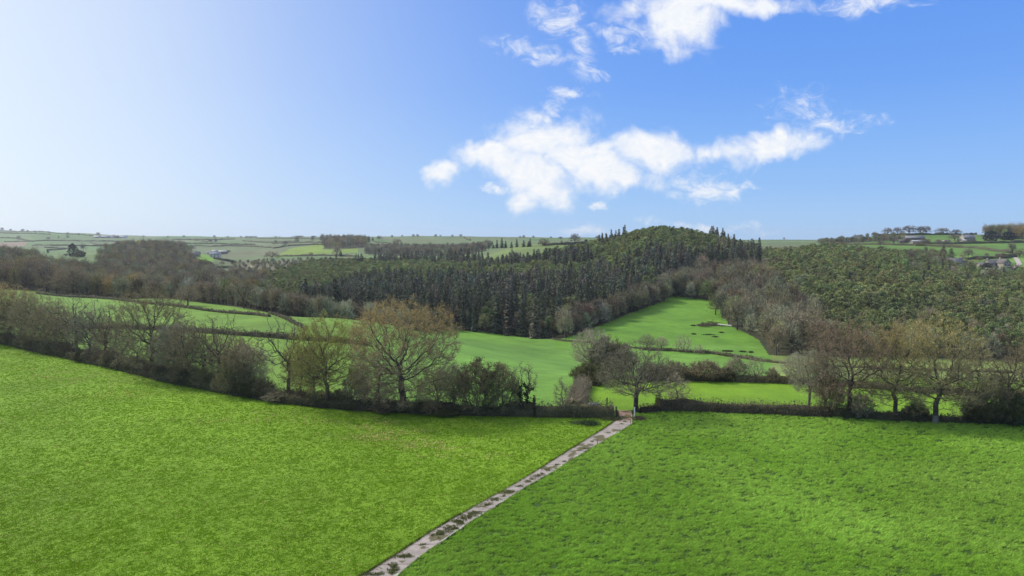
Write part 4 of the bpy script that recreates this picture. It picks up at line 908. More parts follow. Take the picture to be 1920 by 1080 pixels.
for a in [('r', 184, 443.5, 9, 8, 'round tree beside the far farm buildings on the left skyline'), ('r', 345, 446.5, 6, 7, 'small round tree on the skyline above the wooded knoll'), ('r', 35, 451, 10, 9, 'pale bare tree by the reddish ploughed field'), ('s', 91, 450, 7, 9, 'small bare tree in the far left fields'), ('s', 127, 447, 8, 7, 'thin bare tree in the far left fields'), ('c', 110, 446, 4, 3, 'tiny dark conifer in the far left fields'),
          ('y', 137, 481, 26, 17, 'tall dark evergreen standing alone on the left'), ('p', 150, 482, 14, 19, 'pale rounded bush beside the tall dark evergreen'), ('s', 156, 470, 16, 11, 'bare tree rising behind the pale rounded bush'), ('s', 123, 482, 9, 9, 'small bare bush left of the tall dark evergreen'), ('c', 90, 474, 8, 5, 'small dark tree at the edge of the small paddocks'),
          ('r', 394, 456, 9, 10, 'round bare tree on the hedge above the white farmhouse'), ('s', 405, 457, 12, 7, 'tall thin bare tree on the hedge above the white farmhouse'), ('s', 432, 461, 6, 4, 'small tree on the second hedge above the white farmhouse'), ('y', 361, 484, 8, 9, 'dark evergreen behind the stone cottage'), ('y', 437, 495, 8, 7, 'dark bush right of the lane below the farmhouse'), ('o', 417, 497, 10, 10, 'round dark tree in the field below the white farmhouse'),
          ('o', 428, 473, 5, 10, 'low bush right of the farm outbuildings'), ('r', 360, 471, 14, 14, 'brown tree on the slope above the stone cottage'), ('o', 342, 470, 14, 14, 'greenish tree at the right end of the wooded knoll'), ('p', 392, 500, 11, 17, 'pale bush in the bright field below the lane'),
          ('r', 535, 462, 12, 13, 'bare tree on the hedge at the left end of the bright far field'), ('s', 517, 455, 6, 6, 'small tree two fields behind the bright far field'), ('r', 557, 453.5, 10, 9, 'bare tree behind the middle of the bright far field'), ('r', 586, 454, 12, 8, 'tall bare tree behind the bright far field'), ('r', 616, 454, 7, 6, 'small bare tree behind the right end of the bright far field'),
          ('o', 510, 484, 14, 30, 'broad brown tree group at the lower left corner of the bright far field'), ('o', 583, 480, 8, 11, 'round bush on the lower hedge of the bright far field'), ('r', 632, 481, 20, 17, 'tall bare tree at the lower right of the bright far field'), ('y', 639, 481, 10, 5, 'dark ivy stump tree beside the tall bare tree of the bright field'),
          ('r', 560, 447, 6, 26, 'low dark tree group on the skyline left of centre'), ('r', 588, 447, 6, 12, 'small dark tree clump on the skyline behind the bright field'), ('r', 470, 447, 5, 20, 'low tree clump on the skyline in the left centre'),
          ('r', 711, 451, 10, 12, 'round bare tree above the far brown wood'), ('c', 699, 451, 7, 6, 'dark little tree above the far brown wood'), ('o', 745, 456, 9, 18, 'brown tree group at the field edge above the far brown wood'),
          ('o', 1020, 461, 16, 24, 'broad round brown tree on the field shoulder'), ('r', 1078, 458, 22, 22, 'tall open bare tree on the field shoulder hedge'), ('c', 1053, 459, 9, 8, 'small dark conifer on the field shoulder hedge'), ('y', 1099, 457, 9, 8, 'rounded dark evergreen on the field shoulder hedge'), ('r', 1120, 449, 8, 11, 'round grey tree on the skyline near the wooded hilltop'), ('r', 1051, 449, 6, 10, 'low grey tree on the skyline behind the field shoulder'),
          ('r', 1790, 452, 14, 22, 'broad brown tree left of the pale farmhouse'), ('o', 1580, 461, 10, 14, 'brown bush in the right hand ridge hedge'), ('r', 1650, 462, 12, 14, 'bare tree standing in the right hand field hedge'), ('s', 1675, 460, 16, 6, 'thin upright bare tree left of the far barns'), ('o', 1735, 458, 13, 20, 'brown tree in front of the far barns'), ('r', 1775, 456, 8, 18, 'low brown tree left of the pale farmhouse garden'),
          ('c', 1769, 476, 20, 10, 'dark conifer above the stone cottage on the right, left of a pair'), ('c', 1783, 484, 20, 16, 'broad dark conifer beside the stone cottage on the right'), ('r', 1815, 484, 20, 20, 'round bare tree right of the stone cottage'), ('o', 1805, 488, 14, 12, 'greenish round tree behind the stone cottage on the right'), ('r', 1850, 482, 9, 9, 'small pinkish bare tree above the gabled stone house'), ('p', 1880, 484, 10, 18, 'pale bushy tree behind the gabled stone house'),
          ('s', 1897, 476, 26, 16, 'tall ivy covered bare tree near the right edge above the lane'), ('o', 1912, 482, 18, 20, 'brown bushy tree at the right edge above the lane'), ('y', 1858, 452, 20, 26, 'dark evergreen mass under the right skyline wood'), ('y', 1890, 450, 16, 30, 'dark evergreen mass at the right skyline'), ('s', 1857, 455, 7, 4, 'small bush in the right ridge field'),
          ('o', 1778, 500, 20, 18, 'brown tree hiding the left end of the honey stone cottage'), ('r', 1812, 502, 18, 17, 'bare tree hiding the right end of the honey stone cottage'), ('o', 1824, 498, 13, 16, 'brown bush on the bank right of the honey stone cottage'), ('r', 1872, 486, 13, 16, 'bare tree behind the roof of the gabled stone house'), ('p', 1850, 503, 12, 16, 'pale bush in front of the long stone house'), ('o', 1903, 507, 15, 20, 'brown tree beside the lane bend at the right edge'),
          ('r', 1700, 458, 13, 16, 'bare tree in front of the left end of the far barns'), ('o', 1722, 461, 9, 16, 'low brown bush under the far barns'), ('r', 1760, 459, 12, 15, 'bare tree between the far barns and the white caravan'), ('o', 1824, 455, 10, 12, 'brown tree at the right end of the pale farmhouse'), ('r', 1798, 457, 12, 11, 'bare tree at the left end of the pale farmhouse'),
          ('o', 1836, 491, 12, 14, 'dark bush between the two stone houses'), ('p', 1862, 500, 14, 18, 'pale green bush in front of the gabled stone house'), ('o', 1765, 494, 14, 16, 'brown bush in front of the stone cottage')]:
    far_tree(*a[:5], a[5], cat='bush' if 'bush' in a[5] else 'tree')
for i, (px, h, w) in enumerate([(916, 14, 9), (925, 8, 7), (932, 17, 8), (941, 21, 9), (948, 15, 8), (959, 13, 7), (969, 17, 7), (982, 14, 8), (991, 12, 8), (994, 17, 7)]):
    far_tree('c', px, 466-(px-916)*.03-(px > 960)*1.2, h, w, 'dark upright conifer in the row on the field shoulder', group='row of conifers on the field shoulder', cat='conifer')
for px, h, w, lab in [(1663, 15, 17, 'first beech of the row on the right skyline, at its left end'), (1681, 15, 16, 'second beech from the left on the right skyline'), (1703, 17, 27, 'broadest beech in the middle of the right skyline row'), (1724, 16, 16, 'narrow beech between the broadest one and the end of the row'), (1735, 16, 18, 'last beech at the right end of the skyline row'),
                 (1766, 13, 24, 'solitary spreading tree right of the skyline beech row'), (1791, 11, 17, 'small flat topped tree next to the skyline wood')]:
    far_tree('r', px, 441, h*1.12, w*1.15, lab, Y=965)
for i, px in enumerate([1178, 1186, 1193, 1201, 1209, 1217, 1228]):
    far_tree('s', px, 440, 22+3*(i % 3), 11, 'thin bare tree on top of the wooded hill', group='bare trees on top of the wooded hill', Y=640)
# ---------------------------------------------------------------- buildings
def house(name, px, py, rz, Ln, Wd, eave, ridge, wall, roof, label, cat='house', wins=(), chim=(), Y=None, door=None, porch=None, glass=(.03, .035, .04)):
    p = ground_at(px, py) if Y is None else at_depth(px, Y)
    e = empty(name, (p[0], p[1], p[2]), rz, label, cat)
    m = MB(); l, w = Ln/2, Wd/2
    V = [(-l, -w, -1.5), (l, -w, -1.5), (l, w, -1.5), (-l, w, -1.5), (-l, -w, eave), (l, -w, eave), (l, w, eave), (-l, w, eave), (-l, 0, ridge), (l, 0, ridge)]
    m.add(V, [(0, 1, 5, 4), (2, 3, 7, 6)], wall); m.add(V, [(1, 2, 6, 9, 5), (3, 0, 4, 8, 7)], wall)
    m.build('wall', M_STONE, e)
    r = MB(); o = .45; dz = (ridge-eave)/w*o; t = .22
    for s in (-1, 1):
        a = [(-l-o, s*(w+o), eave-dz+.05), (l+o, s*(w+o), eave-dz+.05), (l+o, 0, ridge+.05), (-l-o, 0, ridge+.05)]; b = [(x, y, z+t) for x, y, z in a]
        r.add(a+b, [(0, 1, 2, 3), (4, 5, 6, 7), (0, 1, 5, 4), (1, 2, 6, 5), (3, 0, 4, 7)], roof)
    ro = r.build('roof', M_ROOF, e)
    for cx in chim:
        c = MB(); c.box((cx-.55, -.45, ridge-.8), (cx+.55, .45, ridge+1.3), wall); c.box((cx-.3, -.2, ridge+1.3), (cx+.3, .2, ridge+1.7), (.3, .16, .1)); c.build('chimney', M_STONE, ro)
    for (side, pos, z, ww, hh) in wins:      # side: -y long front, 'g' gable at +x, 'h' gable at -x
        f = MB(); g = MB()
        def bx(mb, a0, a1, z0, z1, d0, d1, col):
            if side == 'f': mb.box((a0, -w-d1, z0), (a1, -w-d0, z1), col)
            elif side == 'g': mb.box((l+d0, a0, z0), (l+d1, a1, z1), col)
            else: mb.box((-l-d1, a0, z0), (-l-d0, a1, z1), col)
        bx(f, pos-ww/2-.12, pos+ww/2+.12, z-hh/2-.12, z+hh/2+.12, -.02, .05, (.5, .48, .43)); bx(g, pos-ww/2, pos+ww/2, z-hh/2, z+hh/2, .0, .09, glass)
        fo = f.build('window', M_PAINT, e); g.build('pane', M_GLASS, fo)
    if door is not None:
        d = MB(); d.box((door-.5, -w-.09, -.1), (door+.5, -w+.02, 2.05), (.06, .05, .045)); d.build('door', M_WOOD, e)
    if porch:
        q = MB(); a, b, d0, he, hr = porch      # lean-to along the front
        q.add([(a, -w, -1), (b, -w, -1), (b, -w-d0, -1), (a, -w-d0, -1), (a, -w+.02, hr), (b, -w+.02, hr), (b, -w-d0, he), (a, -w-d0, he)], [(3, 2, 6, 7), (0, 3, 7, 4), (2, 1, 5, 6)], wall)
        q.add([(a-.2, -w, hr+.1), (b+.2, -w, hr+.1), (b+.2, -w-d0-.3, he+.02), (a-.2, -w-d0-.3, he+.02)], [(0, 1, 2, 3)], tuple(np.array(roof)*1.5)); q.build('lean_to', M_STONE, e)
    return e
WIN4 = [('f', x, z, 1.3, 1.4) for x in (-5, -1.7, 1.7, 5) for z in (1.7, 4.4)]
STN = (.36, .31, .24); SLT = (.17, .165, .165); WHT = (.6, .58, .53)
house('farmhouse', 1813, 454, math.radians(4), 14, 8, 5.8, 8.8, (.42, .38, .31), (.27, .26, .26), 'pale two storey farmhouse with grey roof on the right hand ridge', wins=WIN4, chim=(-6,), porch=(-11, -7.2, 5, 2.2, 4.2))
house('barn', 1714, 452, math.radians(-12), 22, 9, 4, 6.6, (.16, .13, .11), (.22, .22, .23), 'dark far barn with grey roof, left of the pale farmhouse', 'barn', wins=[('f', 0, 1.9, 4, 3.6)])
house('shed', 1721, 456, math.radians(3), 17, 7, 2.4, 3.6, (.3, .27, .24), (.36, .36, .37), 'low shed with grey metal roof in front of the dark far barn', 'shed', wins=[('f', 3, 1.2, 2.5, 1.6)])
house('shed', 1693, 455, math.radians(8), 12, 6, 2.4, 3.6, (.12, .1, .09), (.16, .15, .15), 'small dark shed at the left end of the far barns', 'shed', wins=[('f', 0, 1.2, 2.5, 1.6)])
house('caravan', 1774, 455, math.radians(-5), 7, 2.6, 2.4, 2.75, (.8, .8, .8), (.8, .8, .8), 'small white caravan left of the pale farmhouse', 'caravan', wins=[('f', -1.6, 1.5, 1.3, .8), ('f', 1.4, 1.5, 1.3, .8)])
house('stone_cottage', 1791, 497, math.radians(-22), 11, 7, 4.2, 7.4, STN, SLT, 'honey stone cottage with grey roof half hidden by trees on the right', wins=[('f', -3, 3.0, 1.2, 1.2), ('f', 2.6, 3.0, 1.2, 1.2), ('f', -3, .9, 1.2, 1.2)], chim=(5.0,), Y=606)
house('cottage_wing', 1803, 498, math.radians(62), 8, 6, 3.2, 5.6, (.42, .37, .29), SLT, 'gabled wing on the right of the honey stone cottage', 'house', wins=[('h', 0, 3.6, 1.0, 1.1), ('h', -1.2, 1.4, 1.1, 1.2)], Y=604)
house('stone_house', 1882, 499, math.radians(-84), 9, 7, 5.0, 8.0, STN, (.14, .125, .12), 'gabled stone house with small windows near the right edge', wins=[('g', 0, 5.4, .9, 1.0), ('g', -1.6, 3.2, 1.1, 1.2), ('g', 1.6, 3.2, 1.1, 1.2), ('g', 1.4, 1.0, 1.1, 1.3)], chim=(-3.5,), Y=606)
house('long_house', 1863, 498, math.radians(3), 12, 6.5, 3.8, 6.4, STN, (.17, .16, .16), 'long stone house with slate roof joined left of the gabled one', wins=[('f', -3.5, 2.6, 1.1, 1.1), ('f', 0, 2.6, 1.1, 1.1), ('f', 3.4, 2.6, 1.1, 1.1)], chim=(-5.2,), Y=612)
house('outbuilding', 1845, 498, math.radians(6), 10, 5, 2.4, 4.2, STN, (.2, .19, .19), 'low slate roofed outbuilding left of the long stone house', 'outbuilding', wins=[('f', 0, 1.2, 1.4, 1.2)], Y=608)
house('white_farmhouse', 404, 483, math.radians(10), 14, 7.5, 5.0, 7.6, WHT, (.32, .32, .34), 'white farmhouse in the valley at the left', wins=[('f', x, z, 1.2, 1.2) for x in (-4.5, 0, 4.5) for z in (1.6, 3.9)], chim=(-6.2, 6.2))
house('white_barn', 403, 474, math.radians(-8), 11, 6, 3.6, 5.4, WHT, (.45, .45, .46), 'white outbuilding behind the white farmhouse', 'barn', wins=[('f', 0, 1.4, 2.2, 2.2)])
house('farm_shed', 418, 474, math.radians(-4), 20, 8, 2.6, 4.4, (.24, .16, .13), (.5, .5, .5), 'red brown farm shed with pale roof right of the white outbuilding', 'shed', wins=[('f', 2, 1.3, 4, 2)])
house('farm_shed', 394, 476, math.radians(25), 12, 6, 2.8, 4.8, (.34, .29, .25), (.38, .36, .36), 'grey stone barn left of the white farmhouse', 'barn', wins=[('f', 0, 1.3, 2, 2)])
house('stone_cottage', 366, 491, math.radians(14), 11.5, 7, 3.0, 6.4, (.36, .32, .27), (.27, .24, .21), 'low stone cottage with steep roof and one chimney in the left valley', wins=[('f', -3, 1.5, 1.2, 1.2), ('f', 2.6, 1.5, 1.2, 1.2)], chim=(1.2,), door=0, Y=930)
house('caravan', 342, 481, 0, 7, 2.6, 2.4, 2.75, (.82, .82, .82), (.82, .82, .82), 'white caravan among the trees left of the stone cottage', 'caravan', wins=[('f', -1.6, 1.5, 1.3, .8), ('f', 1.4, 1.5, 1.3, .8)])
for i, (px, L_, c, r, lab) in enumerate([(183, 26, (.5, .42, .36), (.5, .5, .5), 'leftmost pale shed of the far skyline farm'), (195, 40, (.25, .2, .18), (.6, .6, .6), 'long brown shed of the far skyline farm'), (205, 22, WHT, (.7, .7, .7), 'white building in the middle of the far skyline farm'), (214, 34, (.2, .16, .15), (.32, .24, .22), 'dark red roofed barn of the far skyline farm'), (228, 38, (.55, .55, .55), (.55, .57, .6), 'pale building at the right end of the far skyline farm')]):
    house('farm_building', px, 446, math.radians(3*i-6), L_, 12, 4.5, 7.5, c, r, lab, 'barn', wins=[('f', 0, 2, 6, 2.6), ('f', L_*.3, 2, 3, 2.0)])
# garden wall and lane by the right hand houses
def wall_run(pts, h, label, Y=None):
    m = MB()
    for (a, b), (c, d) in zip(pts[:-1], pts[1:]):
        p = np.array(at_depth(a, b)); q = np.array(at_depth(c, d)); t = unit((q-p)[:2]); nrm = np.array([-t[1], t[0], 0])*.25; up = np.array([0, 0, h]); dn = np.array([0, 0, -.6])
        V = [p-nrm+dn, q-nrm+dn, q+nrm+dn, p+nrm+dn, p-nrm+up, q-nrm+up, q+nrm+up, p+nrm+up]
        m.add(V, [(4, 5, 6, 7), (0, 1, 5, 4), (1, 2, 6, 5), (2, 3, 7, 6), (3, 0, 4, 7)], (.4, .35, .3))
    tag(m.build('garden_wall', M_STONE), label, 'wall')
wall_run([(1840, 600), (1870, 598), (1892, 600)], 1.4, 'pale stone garden wall in front of the gabled stone house')
def lane(pts, w, col, name='lane'):
    P = np.array([at_depth(a, b)[:2] for a, b in pts]); n = 60; t = np.linspace(0, len(P)-1, n); Q = np.stack([np.interp(t, range(len(P)), P[:, 0]), np.interp(t, range(len(P)), P[:, 1])], 1)
    T = unit(np.gradient(Q, axis=0)); Nn = np.stack([-T[:, 1], T[:, 0]], 1)*w/2; ac = np.linspace(-1, 1, 4); R = Q[:, None]+Nn[:, None]*ac[None, :, None]
    Z = terrain(R[..., 0], R[..., 1])+.25; V = np.concatenate([R, Z[..., None]], -1).reshape(-1, 3); i = (np.arange(n-1)[:, None]*4+np.arange(3)[None]).ravel()
    m = MB(); m.add(V, np.stack([i, i+1, i+5, i+4], 1), col); tag(m.build(name, M_PATH), kind='structure')
lane([(1890, 604), (1902, 606), (1913, 625), (1908, 650), (1899, 690)], 4.0, (.40, .36, .32))
lane([(396, 1180), (408, 1130), (425, 1080), (436, 1050)], 5.0, (.34, .31, .27))
# ---------------------------------------------------------------- the gateway
gp = ground_at(1158, 779); g2 = ground_at(1148, 777)
def tube_mb(m, a, b, r, col=(1, 1, 1), k=6):
    a, b = np.array([a], float), np.array([b], float); d = unit(b-a); m.tubes(a, b, np.array([r]), np.array([r]), d, d, k, col)
def post(px, Y, h, r, col, label, dz=0.0, square=False, mat=None, name='fence_post', cat='post', top=None):
    p = at_depth(px, Y); m = MB(); k = 4 if square else 8
    m.tubes(np.array([[0, 0, -.4]]), np.array([[0, 0, h]]), np.array([r*1.05]), np.array([r*.95]), np.array([[0, 0, 1.]]), np.array([[0, 0, 1.]]), k, col)
    t = np.arange(k)*2*np.pi/k; 
    m.add([(0, 0, h+r*.5)]+[(r*.95*math.cos(a), r*.95*math.sin(a), h) for a in t], [(0, 1+i, 1+(i+1) % k) for i in range(k)], top or col)
    o = m.build(name, mat or M_WOOD); o.location = p; return tag(o, label, cat)
GY = gp[1]
post(1158.5, GY+.2, 1.45, .13, (.07, .06, .05), 'dark wooden gatepost on the left side of the track', name='gate_post')
post(1147.5, GY+1.0, 1.4, .11, (.09, .08, .065), 'slimmer wooden post where the open gate ends', name='gate_post')
post(1193.8, 113.2, 1.75, .10, (.72, .72, .70), 'white painted post in front of the gateway oak trunk', name='marker_post', mat=M_PAINT)
post(1141, GY+6, 1.6, .12, (.04, .045, .04), 'dark post standing in the small field behind the hedge', name='fence_post')
for px, py, h, lab in [(1186.5, 794, .75, 'thin wooden stake on the right edge of the track near the gateway'), (1123.5, 833, .75, 'thin wooden stake on the right edge of the track below the bend'), (1029, 822, .45, 'short dark stake standing alone in the left field')]:
    p = ground_at(px, py); post(px, p[1], h, .045, (.12, .11, .09), lab, name='stake', cat='stake')
gt = empty('field_gate', at_depth(1158, GY+.2), 0, 'grey metal five bar gate standing open beside the dark gatepost', 'gate')
a = np.array(at_depth(1158, GY+.2)); b = np.array(at_depth(1148.5, GY+2.6)); dirv = unit((b-a)[:2]); Lg = 3.0
gt.rotation_euler = (0, 0, math.atan2(dirv[1], dirv[0])); GC = (.2, .205, .21)
m = MB()
for q in [((.15, 0, .2), (.15, 0, 1.25)), ((Lg, 0, .2), (Lg, 0, 1.25)), ((.15, 0, 1.25), (Lg, 0, 1.25)), ((.15, 0, .2), (Lg, 0, .2))]: tube_mb(m, *q, .04, GC)
m.build('gate_frame', M_METAL, gt)
for z in (.40, .60, .82, 1.03):
    m = MB(); tube_mb(m, (.15, 0, z), (Lg, 0, z), .026, GC); m.build('bar', M_METAL, gt)
m = MB(); tube_mb(m, (.17, .045, .22), (Lg-.02, .045, 1.2), .022, GC); m.build('brace', M_METAL, gt)
# fence rails closing the gap towards the hedge
# log pile and trough
def log_pile(px, py, L_, n, col, label, seed=3, rz=0.2, spread=.9, name='log_pile', cat='logs', rad=(.08, .2), hgt=.9):
    p = ground_at(px, py); rng = np.random.default_rng(seed); m = MB()
    P = np.stack([rng.uniform(-.5, .5, n)*L_*spread, rng.normal(size=n)*L_*.15, np.abs(rng.normal(size=n))*hgt*.45], 1); a = rz+rng.normal(size=n)*.5; dd = unit(np.stack([np.cos(a), np.sin(a), rng.normal(size=n)*.12], 1)); h = rng.uniform(.2, .5, n)*min(L_, 5)*.5
    P[:, 2] *= (1-np.abs(P[:, 0])/(L_*.55)).clip(.1, 1)
    r = rng.uniform(*rad, n); m.tubes(P-dd*h[:, None], P+dd*h[:, None], r, r*.7, dd, dd, 5, jit(col, n, .25, rng))
    k = n*14; i = rng.integers(0, n, k); m.blades(P[i]+rng.normal(size=(k, 3))*np.array([.6, .4, .15]), unit(rng.normal(size=(k, 3))+np.array([0, 0, .4])), rng.uniform(.3, .9, k), .06, jit(col, k, .3, rng), rng=rng)
    o = m.build(name, M_TWIG); o.location = (p[0], p[1], p[2]+.1); return tag(o, label, cat)
log_pile(1115, 763, 2.6, 16, (.16, .13, .11), 'small heap of cut branches behind the hedge left of the gate')
log_pile(1334, 611, 15, 150, (.115, .085, .07), 'long brown heap of felled brushwood lying on the sloping meadow', name='brush_pile', cat='brush pile', rad=(.06, .16), hgt=2.4)
p = ground_at(1354, 612); m = MB(); tube_mb(m, (-3.2, 1.2, .5), (2.6, -2.8, .35), .34, (.68, .66, .6), 10)
m.add([(2.6, -2.8, .35)]+[(2.6+.34*math.cos(t)*.5, -2.8-.05, .35+.34*math.sin(t)) for t in np.arange(8)*.785], [(0, 1+i, 1+(i+1) % 8) for i in range(8)], (.5, .45, .35))
o = m.build('pale_log', M_WOOD); o.location = (p[0]+1.5, p[1]+1, p[2]+.2); tag(o, 'pale stripped log lying at the right end of the brushwood heap', 'log')
p = ground_at(1110, 766); m = MB(); m.box((-1.3, -.3, 0), (1.3, .3, .42), (.5, .5, .48)); m.box((-1.22, -.22, .40), (1.22, .22, .425), (.06, .07, .07)); m.box((-1.05, -.25, -.2), (-.9, .25, 0), (.3, .3, .3)); m.box((.9, -.25, -.2), (1.05, .25, 0), (.3, .3, .3))
o = m.build('water_trough', M_METAL); o.location = (p[0], p[1]+1.0, p[2]+.35); tag(o, 'long pale water trough beside the heap of cut branches', 'trough')
for i, (px, py, w_, lab) in enumerate([(1329, 628, 3.4, 'largest dark clump of rushes on the sloping meadow'), (1300, 611, 1.2, 'small dark clump of rushes left of the brushwood heap'), (1301, 627, 1.0, 'tiny dark clump of rushes left of the largest clump'), (1341, 632, 1.3, 'dark clump of rushes just right of the largest clump'), (1353, 624, 1.1, 'dark clump of rushes above the largest clump'),
        (1360, 659, 1.6, 'pair of dark rush tufts low on the meadow, left one'), (1368, 659, 1.4, 'pair of dark rush tufts low on the meadow, right one'), (1393, 660, 1.3, 'wide low rush clump near the meadow corner'), (1408, 661, .9, 'last low rush clump before the meadow corner')]):
    p = ground_at(px, py); m = MB(); rng = np.random.default_rng(300+i); n = 260; P = np.stack([rng.normal(size=n)*w_*.45, rng.normal(size=n)*.5, np.zeros(n)], 1); m.blades(P, unit(rng.normal(size=(n, 3))*.35+np.array([0, 0, 1.])), rng.uniform(.3, .8, n), .14, jit((.055, .05, .03), n, .3, rng), rng=rng)
    o = m.build('rush_clump', M_HEDGE); o.location = p; tag(o, lab, 'rushes')
# nettles and rank grass by the gate
for i, (px, py, w_, h_, c_, lab) in enumerate([(1105, 796, 1.3, .8, (.05, .085, .03), 'dark green nettle patch in the left field near the gate'), (1093, 794, 2.4, .55, (.10, .15, .05), 'pale tussocky weeds in the left field near the gate'), (1199, 786, .9, .6, (.14, .11, .07), 'brown dead weeds at the foot of the white post'), (1148, 786, 2.2, .7, (.10, .115, .045), 'rough weeds at the end of the trimmed hedge by the track')]):
    p = ground_at(px, py); m = MB(); rng = np.random.default_rng(330+i); n = 420; P = np.stack([rng.normal(size=n)*w_*.5, rng.normal(size=n)*.6, np.zeros(n)], 1); P[:, 2] = 0
    m.blades(P, unit(rng.normal(size=(n, 3))*.5+np.array([0, 0, 1.])), h_*rng.uniform(.5, 1.1, n), .07, jit(c_, n, .3, rng), rng=rng); m.leaves(P+np.array([0, 0, h_*.5])*rng.uniform(.2, 1.2, (n, 1)), rng.uniform(.06, .14, n), jit(c_, n, .3, rng), rng=rng)
    o = m.build('weed_patch', M_HEDGE); o.location = p; tag(o, lab, 'weeds')
# ---------------------------------------------------------------- grass
def grass_field(name, label, side, count, hgt, wid, cols, clump, lean, seed, ymax_back=0.4, ymin=50, fall=1.6):
    rng = np.random.default_rng(seed); m = MB(); ymax = 212 if side < 0 else 121
    lo, hi = math.log(ymin), math.log(ymax); N_ = count
    Y = np.exp(rng.uniform(lo, hi, N_)); pxx = rng.uniform(-420 if side < 0 else 600, 1250 if side < 0 else 2450, N_); X = (pxx-960)/F*Y     # even density in the ground plane up to a gentle thinning with distance
    ps = path_side(X, Y); line = lerp_line(pxx, NEAR_L if side < 0 else NEAR_R)+ymax_back
    k = (ps*side > .02) & (Y < line); X, Y, ps = X[k], Y[k], ps[k]
    c = fbm(X/(clump*(1.5 if side > 0 else 1)), Y/clump, seed+1); keep = rng.uniform(size=len(X)) < np.clip((.72+c*1.9) if side > 0 else (.8+c*.35), .03, 1); X, Y, c = X[keep], Y[keep], c[keep]
    big = fbm(X/14, Y/14, seed+5); Z = terrain(X, Y); n = len(X)
    nb = 5; I = np.repeat(np.arange(n), nb); P = np.stack([X[I]+rng.normal(size=len(I))*.10, Y[I]+rng.normal(size=len(I))*.10, Z[I]-.01], 1)
    hh = hgt*rng.uniform(.5, 1.15, len(I))*(1+.5*c[I])*(1+.25*big[I]); d = unit(rng.normal(size=(len(I), 3))*np.array([.42, .42, 0])+np.array([lean[0], lean[1], 1.]))
    mixc = np.clip(.5+big[I]*(.9 if side > 0 else .45)+rng.normal(size=len(I))*.18, 0, 1)[:, None]; col = (np.array(cols[0])*(1-mixc)+np.array(cols[1])*mixc)*(1+rng.normal(size=(len(I), 1))*.14+(.38 if side > 0 else .1)*c[I][:, None]).clip(.45, 1.6)
    ws = wid*(Y[I]/70)**.8
    m.blades(P, d, hh, ws, col, rng=rng)
    o = m.build(name, M_BLADE); tag(o, label, 'grass', kind='stuff'); print(name, n*nb)
grass_field('long_grass', 'long tussocky green grass of the right hand field', 1, 450000, .34, .075, [(.21, .38, .036), (.31, .49, .075)], .38, (.95, -.35), 3)
grass_field('short_grass', 'short bright green grass of the left hand field', -1, 400000, .12, .07, [(.155, .285, .014), (.21, .345, .018)], .7, (.6, -.2), 4)
def flecks():
    rng = np.random.default_rng(9); N_ = 260000; Y = np.exp(rng.uniform(math.log(52), math.log(205), N_)); px = rng.uniform(-80, 1200, N_); X = (px-960)/F*Y; py = 445+30*F/Y
    ps = path_side(X, Y); k = (ps < -.3) & (Y < lerp_line(px, NEAR_L)-.5); X, Y, px, py = X[k], Y[k], px[k], py[k]
    def band(u0, v0, ru, rv, tilt=0): return np.exp(-(((px-u0)/ru)**2+((py-v0-tilt*(px-u0))/rv)**2))
    dens = .02+.9*band(760, 835, 130, 22, .18)+.5*band(400, 790, 110, 9, -.04)+.45*band(130, 712, 110, 12, .06)+.5*band(690, 800, 60, 8)+.35*band(900, 1040, 200, 40, -.5)*.4+.35*band(200, 745, 90, 8)
    dens *= np.clip(.5+fbm(X/3, Y/3, 12)*1.6, 0, 1.4); k = rng.uniform(size=len(X)) < dens*1.1; X, Y = X[k], Y[k]; n = len(X)
    m = MB(); P = np.stack([X, Y, terrain(X, Y)+.14], 1); t = rng.uniform(size=(n, 1)); m.leaves(P, rng.uniform(.06, .12, n)*(Y/90)**.5, np.array([.62, .56, .16])*t+np.array([.52, .42, .2])*(1-t), rng=rng, flat=1.5)
    tag(m.build('fallen_leaves', M_LEAF), 'straw coloured dead leaves strewn in drifts over the left field', 'leaves', kind='stuff')
flecks()
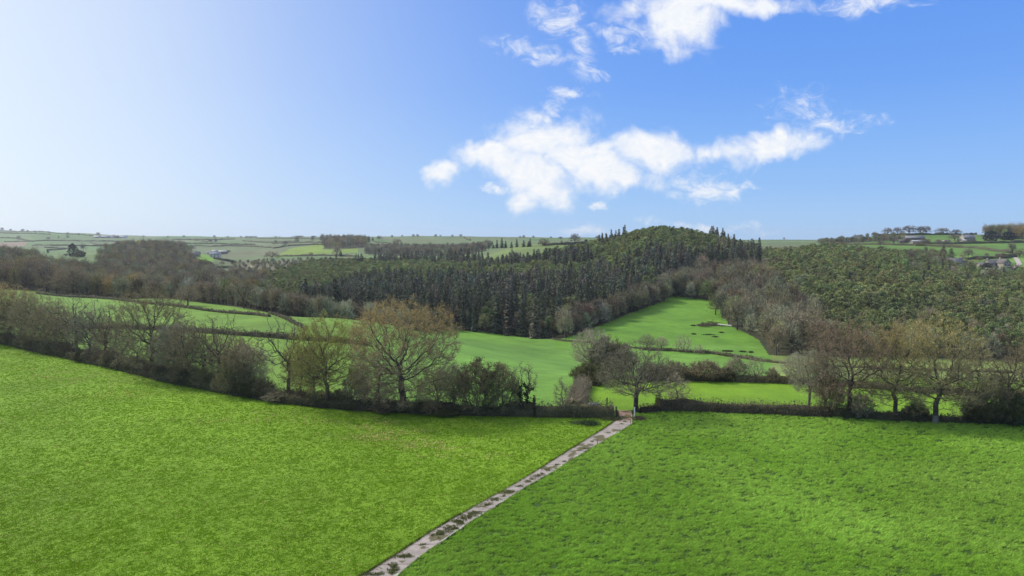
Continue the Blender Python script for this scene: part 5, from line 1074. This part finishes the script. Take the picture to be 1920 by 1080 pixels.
def track_grass():
    # tufts growing through the joints and holes of the track: (photo x, y, length, width in photo pixels)
    rng = np.random.default_rng(10); m = MB(); T_ = [(760, 1044, 24, 5), (738, 1068, 12, 16), (700, 1078, 30, 4), (793, 1022, 8, 2), (824, 1001, 22, 8), (846, 992, 18, 8), (862, 980, 16, 10), (875, 970, 18, 8), (890, 963, 18, 6), (857, 978, 10, 4), (913, 947, 14, 5), (928, 937, 15, 5), (944, 931, 5, 2), (955, 923, 14, 5), (975, 912, 12, 3), (990, 904, 8, 4), (999, 899, 9, 2), (1008, 893, 12, 5), (1017, 889, 5, 2), (1026, 882, 11, 3), (1045, 872, 5, 1.5), (1085, 845, 9, 2), (1096, 842, 8, 2), (1110, 828, 4, 2), (1140, 812, 8, 1.5), (1172, 791, 5, 1), (1166, 795, 5, 1), (1058, 866, 6, 2)]
    for (px, py, w_, h_) in T_:
        n = int(50+w_*h_*5); qx = px+rng.normal(size=n)*w_*.42; qy = py+rng.normal(size=n)*h_*.34+(qx-px)*-.05
        P = np.array([ground_at(a, b) for a, b in zip(qx[:60], qy[:60])]); P = P[rng.integers(0, len(P), n)]+np.concatenate([rng.normal(size=(n, 2))*.09, np.full((n, 1), .04)], 1)
        m.blades(P, unit(rng.normal(size=(n, 3))*.6+np.array([0, 0, 1.])), rng.uniform(.06, .24, n), .05, jit((.13, .15, .045), n, .3, rng), rng=rng)
    # fringe of darker grass and soil along both edges
    for E_, sgn in ((PW_L, -1), (PW_R, 1)):
        n = 9000; t = rng.uniform(0, len(E_)-1.001, n); i = t.astype(int); f = (t-i)[:, None]; q = E_[i]*(1-f)+E_[i+1]*f; q = q+np.stack([sgn*np.abs(rng.normal(size=n))*.22-.02*sgn, np.zeros(n)], 1)
        P = np.concatenate([q, terrain(q[:, 0], q[:, 1])[:, None]], 1); m.blades(P, unit(rng.normal(size=(n, 3))*.5+np.array([0, 0, 1.])), rng.uniform(.08, .24, n), .05, jit((.075, .095, .02) if sgn < 0 else (.07, .15, .025), n, .25, rng), rng=rng)
    tag(m.build('track_grass', M_BLADE), 'tufts of grass growing through the cracks and along the edges of the track', 'grass', kind='stuff')
track_grass()
# ---------------------------------------------------------------- air
def haze():
    m = MB(); m.box((-9500, -300, -24), (9500, 6600, 96)); o = m.build('haze', []) if False else m.build('haze', M_PAINT)
    mt = D.materials.new('haze_air'); mt.use_nodes = True; N = mt.node_tree.nodes; N.clear(); out = N.new('ShaderNodeOutputMaterial'); v = N.new('ShaderNodeVolumePrincipled')
    v.inputs['Color'].default_value = (.86, .92, 1, 1); v.inputs['Density'].default_value = HAZE; v.inputs['Anisotropy'].default_value = .3
    mt.node_tree.links.new(v.outputs[0], out.inputs['Volume']); o.data.materials.clear(); o.data.materials.append(mt); tag(o, kind='stuff', label='thin pale air over the whole valley', cat='haze')
HAZE = .000075
haze()
